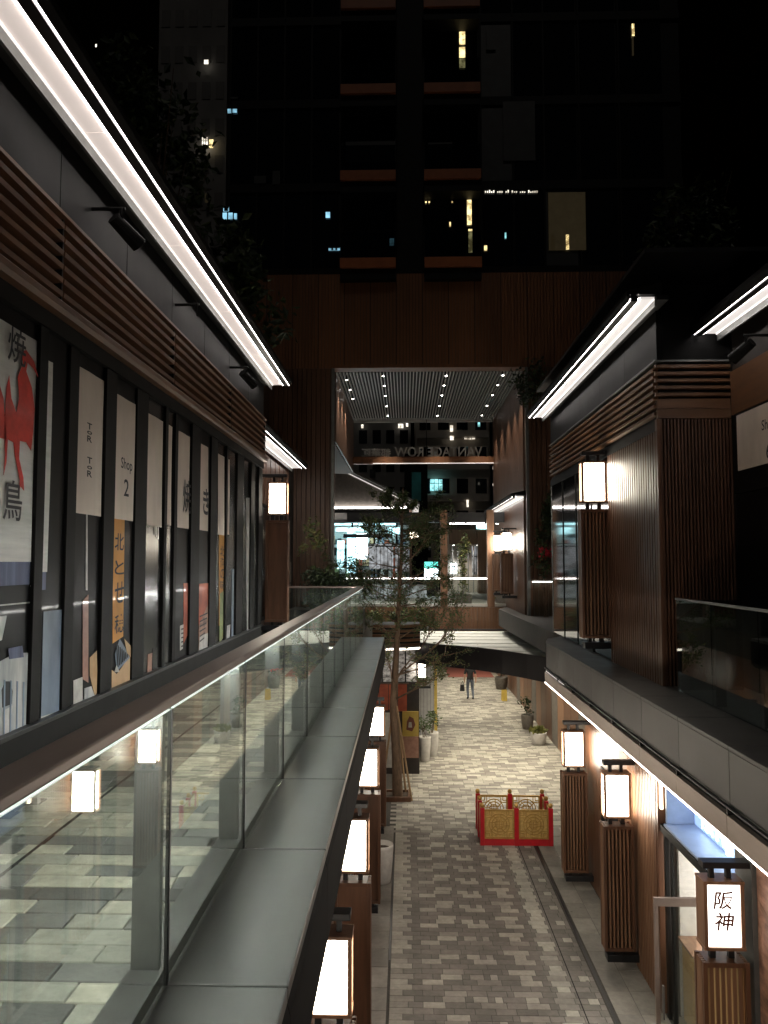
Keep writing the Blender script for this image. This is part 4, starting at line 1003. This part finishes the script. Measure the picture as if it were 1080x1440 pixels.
# tower above
TYF = PY + .35
bx('tower_core', 'tower_frame', pt, -5.8, 9, TYF + .1, PYB, 15.71, 46)
bx('tower_pier', 'tower_frame', pt, -.25, .58, TYF - .25, TYF + .09, 15.2, 46)
for s in range(10):
    zb = 15.95 + s * 2.85
    for bx0, bx1 in ((-2.05, -.28), (.62, 2.42)):
        if s < 7:
            z = 15.75 + s * 2.85
            bx('balcony_edge', 'balcony', pt, bx0, bx1, TYF - .72, TYF - .6, z, z + .32, bevel=.01)
            bx('balcony_slab', 'tower_frame', pt, bx0, bx1, TYF - .6, TYF, z - .35, z + .02)
            bx('balcony_glass', 'glass_dark', pt, bx0 + .02, bx1 - .02, TYF - .68, TYF - .665, z + .325, z + 1.15)
    for k, (a, b) in enumerate(((-5.75, -4.9), (-4.85, -4.0), (-3.95, -3.1), (-3.05, -2.15), (-2.03, -1.2), (-1.15, -.3), (.64, 1.5), (1.55, 2.4), (2.5, 3.5), (3.55, 4.5), (4.55, 5.6), (5.7, 6.9), (7, 8.4))):
        wm = 'tower_glass'
        if (s, k) in ((0, 10), (1, 8), (2, 8)): wm = 'tower_blind'
        w_ = bx('window', wm, pt, a, b, TYF + .05, TYF + .09, zb + .1, zb + 2.55)
        bx('window_frame', 'tower_frame', w_, a - .03, a + .02, TYF + .0, TYF + .048, zb, zb + 2.65)
    bx('spandrel', 'tower_frame', pt, -5.8, 9, TYF + .02, TYF + .095, zb - .2, zb + .08)
def lit(px0, py0, px1, py1, m, Y=TYF - .01, parent=pt, name='bright_window', th=.02):
    a = at(px0, py1, Y=Y); b = at(px1, py0, Y=Y); o = bx(name, m, parent, a.x, b.x, Y, Y + th, a.z, b.z)
    if name == 'bright_window' and px1 - px0 > 7 and m not in ('win_warm', 'win_warm_dim', 'tower_blind', 'win_teal'):
        for t in (.33, .68): bx('window_bar', 'tower_frame', o, a.x + (b.x - a.x) * t - .03, a.x + (b.x - a.x) * t + .03, Y - .03, Y - .002, a.z, b.z)
        bx('window_bar', 'tower_frame', o, a.x, b.x, Y - .04, Y - .031, a.z + (b.z - a.z) * .62, a.z + (b.z - a.z) * .62 + .06)
    return o
for a in ((646, 37, 654, 62, 'win_warm'), (646, 66, 654, 95, 'win_warm'), (657, 281, 663, 316, 'win_warm'), (659, 322, 664, 355, 'win_warm'), (681, 345, 685, 352, 'win_warm'), (772, 270, 823, 352, 'win_warm_dim'),
          (775, 330, 780, 351, 'win_warm_dim'), (796, 330, 800, 351, 'win_warm'), (710, 327, 712, 335, 'win_cyan'), (889, 33, 892, 50, 'win_warm'), (889, 52, 891, 78, 'win_warm_dim'), (632, 312, 634, 318, 'win_warm'),
          (684, 40, 697, 70, 'tower_blind'), (486, 195, 556, 228, 'tower_blind'), (602, 200, 636, 211, 'tower_blind'), (708, 142, 752, 226, 'tower_blind'), (314, 291, 322, 297, 'win_blue_refl'), (313, 299, 319, 308, 'win_blue_refl'), (321, 299, 327, 308, 'win_blue_refl'), (329, 300, 333, 308, 'win_blue_refl'), (320, 153, 325, 159, 'win_blue_refl'), (327, 153, 333, 158, 'win_blue_refl'), (324, 136, 334, 139, 'tower_blind'), (357, 247, 374, 258, 'tower_blind'), (383, 240, 394, 259, 'tower_blind'), (548, 335, 554, 345, 'win_blue_refl'), (458, 298, 464, 306, 'win_blue_refl'), (462, 348, 478, 352, 'win_blue_refl')):  # blue panes stand in for reflections in the tower glass
    lit(*a)
rnd = random.Random(3)
for i in range(26):
    x = 682 + i * 2.9
    if rnd.random() < .75: lit(x, 268 + rnd.uniform(-1, 1.5), x + 1.6, 270.5, 'win_white', name='fairy_light')
for i in range(12):
    x = 598 + i * 4.6
    if rnd.random() < .6: lit(x, 283, x + 2, 285, 'win_warm', name='fairy_light')
# bridge
br = thing('footbridge', (.8, 29.5, 4), 'timber faced footbridge with glass balustrade and posts crossing the portal', 'footbridge')
bx('deck', 'flag', br, PX0 + .06, PX1 - .06, 29.06, 31.5, 4.3, ZF)
x = PX0 + .06
while x < PX1 - .1:
    x2 = min(x + .98, PX1 - .06); mb = MB(); xx = x + .012
    while xx < x2 - .03: mb.box(xx, min(xx + .1, x2 - .012), 28.99, 29.055, 3.86, 4.8); xx += .108
    mb.build('fascia_panel', 'wood_light', br); x = x2
bx('fascia_backing', 'portal_gap', br, PX0 + .06, PX1 - .06, 29.035, 29.058, 3.86, 4.29)
bx('kerb', 'white_slat', br, PX0 + .06, PX1 - .06, 29.0, 29.2, ZF + .003, ZF + .1)
for x in (1.45, 3.2): bx('post', 'wood_light', br, x - .13, x + .13, 29.0 - .06, 29.2, 4.81, 8.45, bevel=.006)
for a, b in ((-2.2, -1.1), (-1.05, .1), (.15, 1.28), (1.62, 3.02), (3.38, 3.74)): bx('glass_panel', 'glass', br, a, b, 29.08, 29.092, ZF + .1, 5.86)
for a, b in ((-2.22, 1.31), (1.59, 3.06), (3.34, 3.76)):
    h = bx('handrail', 'rail', br, a, b, 29.05, 29.13, 5.885, 5.93); bx('light_strip', 'led', h, a, b, 29.06, 29.09, 5.862, 5.884)
bx('top_beam', 'black_metal', br, PX0 + .06, PX1 - .06, 29.21, 29.5, 8.0, 8.38)
bx('beam_light', 'led', br, 1.65, 3.02, 29.3, 29.33, 7.93, 7.97)
for x in (-1.3, .4, 2.3, 3.5): downlight(br, x, 29.36, 7.998, 60, (1, .93, .82), 130)
hg = thing('hanging_plants', (-.6, 28.9, 4.4), 'mass of trailing greenery hanging along the footbridge edge behind the tree', 'plants')
for i in range(5): bush(hg, 'foliage', (-1.8 + i * .62, 28.75, 4.45 + random.uniform(-.15, .15)), (.42, .2, .34), 420, .12, ['leaf', 'leaf_dark', 'leaf_y'])
for k, (x, y) in enumerate(((3.55, 26.2), (3.55, 28.6))):
    o = lant((x - .12, y, 5.0), 0, 'small lit lantern on the timber wall inside the portal', 'lanterns inside the portal', hl=2.25, sh=1.6); o.scale = (.85, .85, .85)
bp = thing('climbing_plant', (2.3, 30.6, ZF), 'slender climbing plant with pale leaves on the footbridge', 'plant')
bx('planter', 'pot_dark', bp, 2.0, 2.6, 30.4, 30.8, ZF, ZF + .4); bush(bp, 'foliage', (2.3, 30.6, ZF + 1.5), (.2, .2, 1.0), 520, .12, ['leaf', 'leaf_y']); stems(bp, (2.3, 30.6, ZF + .4), (2.3, 30.6, ZF + 2), (.15, .15, .5), 6)
bp2 = thing('climbing_plant', (3.3, 30.4, ZF), 'narrow climbing plant beside the portal timber wall', 'plant')
bush(bp2, 'foliage', (3.38, 30.2, ZF + 1.4), (.1, .1, .9), 200, .12, ['leaf_y', 'leaf']); stems(bp2, (3.38, 30.2, ZF), (3.38, 30.2, ZF + 2), (.08, .08, .5), 4)

# right walkway by the portal
wk3 = MB().prism([(3.5, 18.45), (7, 18.45), (7, 24), (6.9, 28.9), (3.78, 28.9), (3.3, 27.5), (3.4, 22)], 'z', 4.25, ZF).build('walkway', 'ledge_stone'); tag(wk3, kind='structure')
fb = thing('glass_balustrade', (4.3, 23.7, ZF), 'short glass balustrade in front of the planted portal column', 'balustrade')
for a in (3.9, 4.6, 5.3): bx('glass_panel', 'glass', fb, a, a + .68, 23.7, 23.712, ZF + .01, 5.9)
h = bx('handrail', 'steel_grey', fb, 3.88, 6.0, 23.67, 23.74, 5.902, 5.94); bx('light_strip', 'led', h, 3.88, 6.0, 23.68, 23.7, 5.885, 5.9)
gp = thing('red_flowering_plant', (4.25, 23.5, ZF), 'plant with red flowers beside the portal column', 'plant')
stems(gp, (4.25, 23.5, ZF), (4.2, 23.5, ZF + 1.7), (.3, .2, .3), 8); bush(gp, 'foliage', (4.2, 23.5, ZF + 1.5), (.32, .2, .4), 160, .13, ['leaf', 'leaf_dark']); bush(gp, 'flowers', (4.25, 23.45, ZF + 1.9), (.2, .15, .25), 110, .11, ['flower'])
gw = thing('green_wall', (4.4, 23.9, 7), 'dark creeper covering the right portal column', 'creeper')
bush(gw, 'foliage', (4.35, 23.85, 7.6), (.35, .05, 1.0), 700, .12, ['leaf_dark', 'leaf'])
hp = thing('rooftop_plants', (3.9, 23.6, 11.2), 'leafy plants trailing beside the top right corner of the portal', 'plants')
bush(hp, 'foliage', (3.95, 23.5, 11.7), (.45, .25, .8), 650, .13, ['leaf_dark', 'leaf_dark', 'leaf'])

# ================================================================== BEYOND THE PORTAL
gs = thing('gabled_shop', (-2, 37, 0), 'dark gabled shop with white light line and glowing display windows beyond the footbridge', 'shop')
a = at(470, 654, Y=36); b = at(590, 713, Y=36); c = at(470, 713, Y=36)
MB().prism([(a.x - .6, a.z + .3), (b.x - .25, b.z + .15), (b.x - .25, c.z), (a.x - .6, c.z)], 'y', 36, 40).build('gable', 'pot_dark', gs)
MB().prism([(a.x - .7, a.z + .36), (b.x, b.z + .07), (b.x, b.z + .17), (a.x - .7, a.z + .48)], 'y', 35.5, 40).build('roof', 'steel_grey', gs)
MB().prism([(a.x - .6, a.z + .2), (b.x - .3, b.z + .06), (b.x - .3, b.z + .1), (a.x - .6, a.z + .26)], 'y', 35.96, 35.99).build('light_line', 'soffit_c', gs)
bx('light_line', 'led', gs, -7, .45, 35.85, 35.9, c.z - .08, c.z)
bx('eave_side', 'soffit_c', gs, .35, .62, 35.6, 39, c.z - .3, c.z + .05)
bx('back_wall', 'white_wall', gs, -8, .3, 38.8, 40, ZF - .4, c.z - .1); bx('side_wall', 'wood', gs, .2, .32, 36.3, 38.79, ZF - .4, c.z - .1)
bx('ceiling', 'interior', gs, -8, .19, 36.3, 38.79, 8.35, 8.5); bx('ceiling_light', 'disp_cyan', gs, -6, -.4, 36.9, 38.2, 8.32, 8.348)
mb = MB(); GM = ['ink', 'paper_print', 'blue_print', 'red_print', 'green_print', 'card_print', 'frame_black', 'white_slat']
for zz in (5.2, 5.75, 6.3, 6.85, 7.4):
    mb.box(-4.2, .15, 37.9, 38.3, zz - .04, zz, 6); xx = -4.2
    while xx < .05:
        ww = random.uniform(.08, .3); mb.box(xx, xx + ww * .85, 37.95, 38.25, zz + .001, zz + random.uniform(.12, .45), random.randrange(8)); xx += ww
tag(mb.build('shelf_goods', GM, gs), kind='stuff')
for k in range(9): bx('window_bar', 'frame_black', gs, -1.35 + k * .17, -1.33 + k * .17, 36.1, 36.12, ZF, 7.2)
bx('window_bar', 'frame_black', gs, -1.4, .1, 36.08, 36.099, 7.2, 7.25); bx('awning', 'blue_print', gs, -2.9, -.6, 35.9, 36.19, 7.62, 7.8)
for xx in (-3.6, -2.55, -1.5, -.45): bx('mullion', 'frame_black', gs, xx, xx + .09, 36.22, 36.3, ZF - .4, 8.5)
for p in ((474, 760, 484, 800, 'disp_cyan'), (488, 745, 500, 806, 'disp_cyan'), (501, 750, 517, 786, 'disp_white'), (519, 765, 553, 800, 'disp_grey'), (545, 742, 562, 752, 'disp_cyan'), (556, 768, 575, 805, 'disp_grey'), (577, 745, 588, 757, 'lantern_dim'), (472, 742, 530, 747, 'disp_cyan'), (520, 752, 548, 756, 'disp_cyan'), (515, 822, 600, 852, 'disp_grey')):
    lit(*p, Y=36.2, parent=gs, name='display_panel', th=.05)
dk = MB().box(-8, 12, 31.52, 44, 4.3, ZF - .004).build('upper_deck', 'flag'); tag(dk, kind='structure')
for x, y in ((2.0, 33), (4.2, 33.5), (2.4, 36.5), (4.2, 38.5), (2.4, 41), (4.0, 43.5)): downlight(dk, x, y, 4.298, 300)
fsn = thing('display_stand', (1.5, 38, ZF), 'teal and white lit display stand behind the timber bridge post', 'display stand')
lit(597, 790, 616, 800, 'disp_green', Y=38, parent=fsn, name='screen', th=.08); lit(597, 800, 616, 815, 'disp_white', Y=38, parent=fsn, name='panel', th=.08)
a = at(597, 815, Y=38); bx('base', 'black_metal', fsn, a.x, a.x + .66, 38, 38.3, ZF - .004, a.z - .01)
kt = thing('kiosk', (4, 41, ZF), 'brown timber kiosk with lit sign beyond the footbridge', 'kiosk')
p = at(672, 742, Y=41); q = at(690, 815, Y=41); bx('column', 'wood_light', kt, p.x, q.x, 41, 41.5, ZF - .004, p.z); lit(670, 737, 684, 744, 'disp_cyan', Y=40.95, parent=kt, name='lit_sign', th=.04)
p = at(632, 765, Y=41.2); bx('beam', 'wood_light', kt, p.x, q.x, 41.5, 41.7, p.z, p.z + .8)
for i in range(7): bx('window_bar', 'steel_grey', kt, p.x + .2 + i * .28, p.x + .24 + i * .28, 42, 42.05, ZF - .004, p.z)
downlight(kt, 2.6, 41.6, p.z - .001, 90, (1, .95, .88), 140); downlight(kt, 3.9, 41.6, p.z - .001, 90, (1, .95, .88), 140)  # lamps added to brighten the back wall
bx('back_wall', 'concrete_far2', kt, p.x, q.x + 1, 43, 43.2, ZF - .004, p.z + .8)
lit(634, 792, 642, 806, 'disp_white', Y=42.9, parent=kt, name='bright_window'); lit(664, 768, 672, 808, 'disp_grey', Y=42.9, parent=kt, name='bright_window')
def apartment(name, label, x0, x1, Y, h, m, cols, fl, lits, depth=12, bal=True, z0=0, wm='window_dark'):
    t = thing(name, ((x0 + x1) / 2, Y + depth / 2, 0), label, 'apartment block')
    bx('wall', m, t, x0, x1, Y, Y + depth, 0, h)
    cwid = (x1 - x0) / cols; w0 = None; s0 = None
    for f_ in range(int(h / fl)):
        z = f_ * fl
        if z + fl < z0: continue
        for c_ in range(cols):
            xx = x0 + cwid * (c_ + .5)
            if w0 is None:
                w0 = MB().box(xx - cwid * .3, xx + cwid * .3, Y - .05, Y + .05, z + .9, z + 2.3).build('window', wm, t); wx, wz = xx, z
            else: share(w0, t, xx - wx, 0, z - wz)
        if bal:
            if s0 is None: s0 = bx('balcony_ledge', m, t, x0 + cwid * .1, x1 - cwid * .1, Y - .5, Y - .002, z + .1, z + .7); sz = z
            else: share(s0, t, 0, 0, z - sz)
    for l in lits: lit(*l, Y=Y - .6, parent=t)
    return t
apartment('apartment_block', 'brown apartment block with ledges and one cyan window framed by the portal', 1.0, 8.0, 72, 34, 'concrete_far2', 4, 3.0, [(605, 674, 622, 690, 'win_cyan'), (656, 703, 659, 713, 'win_white'), (633, 598, 637, 607, 'win_white'), (633, 613, 638, 619, 'win_white'), (653, 615, 668, 618, 'win_white')], z0=4)
apartment('apartment_block', 'grey apartment block with white windows above the gabled shop', -8, .6, 80, 45, 'concrete_far', 6, 3.0, [(560, 596, 567, 602, 'win_white'), (571, 595, 574, 600, 'win_white'), (508, 597, 511, 602, 'win_white'), (520, 660, 528, 672, 'tower_blind')], bal=False, z0=4)
apartment('apartment_block', 'plain blue-grey slab block behind the portal at the right', 8.2, 12, 66, 45, 'bluegrey_far', 2, 3.0, [(672, 590, 675, 600, 'win_cyan'), (693, 656, 695, 660, 'win_white'), (693, 680, 695, 683, 'win_white')], bal=False, z0=4)
tl = thing('teal_lit_block', (1.4, 62, 0), 'narrow teal lit facade glimpsed over the gabled shop', 'building')
p = at(574, 720, Y=62); q = at(596, 655, Y=62); bx('wall', 'tower_frame', tl, p.x - .3, q.x + .3, 62, 63, 0, q.z + 1); lit(579, 664, 592, 704, 'win_teal', Y=61.9, parent=tl)
# tall residential tower at the far left
apartment('residential_tower', 'tall pale concrete residential tower with a few lit windows behind the rooftop trees', -19.5, -14.0, 58, 62, 'concrete_far', 5, 3.0, [(284, 193, 292, 209, 'win_white'), (294, 196, 300, 208, 'win_warm'), (287, 84, 293, 90, 'win_white'), (261, 158, 265, 170, 'win_warm_dim'), (288, 272, 293, 285, 'win_warm_dim'), (134, 62, 136, 66, 'win_white')], bal=False, z0=20, wm='dull_window')
apartment('dark_block', 'dark block with one dim window between the residential tower and portal tower', -15.5, -6.2, 64, 40, 'tower_frame', 6, 3.0, [(300, 250, 304, 256, 'win_warm_dim')], bal=False, z0=12)
# rooftop trees
def roof_tree(x, y, z, h, r, label):
    t = thing('rooftop_tree', (x, y, z), label, 'tree', 'trees on the roofs')
    MB().tube((x, y, z), (x + .1, y, z + h * .8), .12, .04, 7).build('trunk', 'bark', t); stems(t, (x, y, z + h * .35), (x, y, z + h * .7), (r, r, h * .3), 16, .03)
    for k in range(6): bush(t, 'crown', (x + random.gauss(0, r * .4), y + random.gauss(0, r * .4), z + h * random.uniform(.45, .95)), (r * .6, r * .6, h * .18), 330, .28, ['leaf_dark', 'leaf'])
roof_tree(-6.3, 18.5, 9.5, 9, 1.6, 'dark leafy tree on the roof beside the residential tower')
roof_tree(-4.9, 20.5, 9.5, 5, 1.1, 'low dark leafy tree on the roof next to the portal')
roof_tree(7.5, 20, 10.6, 6, 1.2, 'dark leafy tree on the right roof near the portal tower')

# ================================================================== PERSON
def person(x, y, s=1.0):
    J = {'pel': (0, 0, .95), 'sp': (0, -.01, 1.15), 'ch': (0, 0, 1.35), 'nk': (0, .01, 1.5), 'hd': (0, .03, 1.6), 'ht': (0, .03, 1.73),
         'ls': (-.19, 0, 1.43), 'le': (-.26, -.03, 1.15), 'lw': (-.26, .06, .9), 'lh': (-.26, .08, .82), 'rs': (.19, 0, 1.43), 're': (.25, -.08, 1.16), 'rw': (.26, -.08, .91), 'rh': (.26, -.07, .83),
         'lp': (-.09, 0, .9), 'lk': (-.11, .1, .5), 'la': (-.1, -.03, .09), 'lt': (-.11, .14, .04), 'rp': (.09, 0, .9), 'rk': (.11, -.02, .5), 'ra': (.11, -.2, .13), 'rt': (.12, -.05, .04)}
    R = {'pel': .15, 'sp': .135, 'ch': .16, 'nk': .06, 'hd': .085, 'ht': .075, 'ls': .075, 'le': .05, 'lw': .035, 'lh': .042, 'rs': .075, 're': .05, 'rw': .035, 'rh': .042, 'lp': .105, 'lk': .068, 'la': .045, 'lt': .04, 'rp': .105, 'rk': .068, 'ra': .045, 'rt': .04}
    E_ = [('pel', 'sp'), ('sp', 'ch'), ('ch', 'nk'), ('nk', 'hd'), ('hd', 'ht'), ('ch', 'ls'), ('ls', 'le'), ('le', 'lw'), ('lw', 'lh'), ('ch', 'rs'), ('rs', 're'), ('re', 'rw'), ('rw', 'rh'), ('pel', 'lp'), ('lp', 'lk'), ('lk', 'la'), ('la', 'lt'), ('pel', 'rp'), ('rp', 'rk'), ('rk', 'ra'), ('ra', 'rt')]
    for s_, sg_ in (('l', -1), ('r', 1)):
        hx, hy, hz = J[s_ + 'h']
        for i, (dy, ln) in enumerate(((-.03, .07), (-.01, .085), (.012, .08), (.032, .065))):
            J[s_ + f'f{i}'] = (hx - sg_ * .005, hy + dy, hz - ln * .5); J[s_ + f'g{i}'] = (hx - sg_ * .025, hy + dy, hz - ln); R[s_ + f'f{i}'] = .009; R[s_ + f'g{i}'] = .007
            E_ += [(s_ + 'h', s_ + f'f{i}'), (s_ + f'f{i}', s_ + f'g{i}')]
        J[s_ + 't0'] = (hx - sg_ * .02, hy + .05, hz - .005); R[s_ + 't0'] = .01; E_.append((s_ + 'h', s_ + 't0'))
    ks = list(J); me = bpy.data.meshes.new('body'); me.from_pydata([J[k] for k in ks], [(ks.index(a), ks.index(b)) for a, b in E_], [])
    o = bpy.data.objects.new('body', me); COL.objects.link(o)
    md = o.modifiers.new('skin', 'SKIN'); md.use_smooth_shade = True
    for i, k in enumerate(ks):
        v = me.skin_vertices[0].data[i]; v.radius = (R[k], R[k] * (.78 if k in ('pel', 'sp', 'ch') else 1)); v.use_root = (k == 'pel')
    ss = o.modifiers.new('sub', 'SUBSURF'); ss.levels = 2; ss.render_levels = 2
    bpy.context.view_layer.update()
    m2 = bpy.data.meshes.new_from_object(o.evaluated_get(bpy.context.evaluated_depsgraph_get())); bpy.data.objects.remove(o)
    for m_ in ('skin', 'cloth_black', 'jeans'): m2.materials.append(M[m_])
    for p in m2.polygons:
        c = p.center; a = abs(c.x)
        p.material_index = 1 if c.z < .1 else (0 if c.z > 1.49 or (a > .2 and c.z < 1.2) else (2 if c.z < .93 else 1)); p.use_smooth = True
    t = thing('person', (x, y, 0), 'person in black top and dark jeans walking away along the street', 'person')
    b = bpy.data.objects.new('body', m2); COL.objects.link(b); b.parent = t
    hmb = MB().lathe([(.02, 1.52), (.085, 1.56), (.1, 1.66), (.09, 1.74), (.05, 1.785), (.01, 1.79)], (0, .0, 0), 14); hmb.build('hair', 'ink', t, True, smooth=True)
    t.rotation_euler = (0, 0, .1)
person(3.06, 37.0)
bgm = thing('shoulder_bag', (2.68, 37.05, .35), 'dark bag hanging from the hand of the walking person', 'bag')
MB().prism([(2.58, .38), (2.8, .38), (2.78, .68), (2.6, .68)], 'y', 37.0, 37.12).build('body', 'ink', bgm, bevel=.02); MB().tube((2.62, 37.06, .68), (2.71, 37.08, .84), .01).tube((2.77, 37.06, .68), (2.71, 37.08, .84), .01).build('strap', 'ink', bgm)
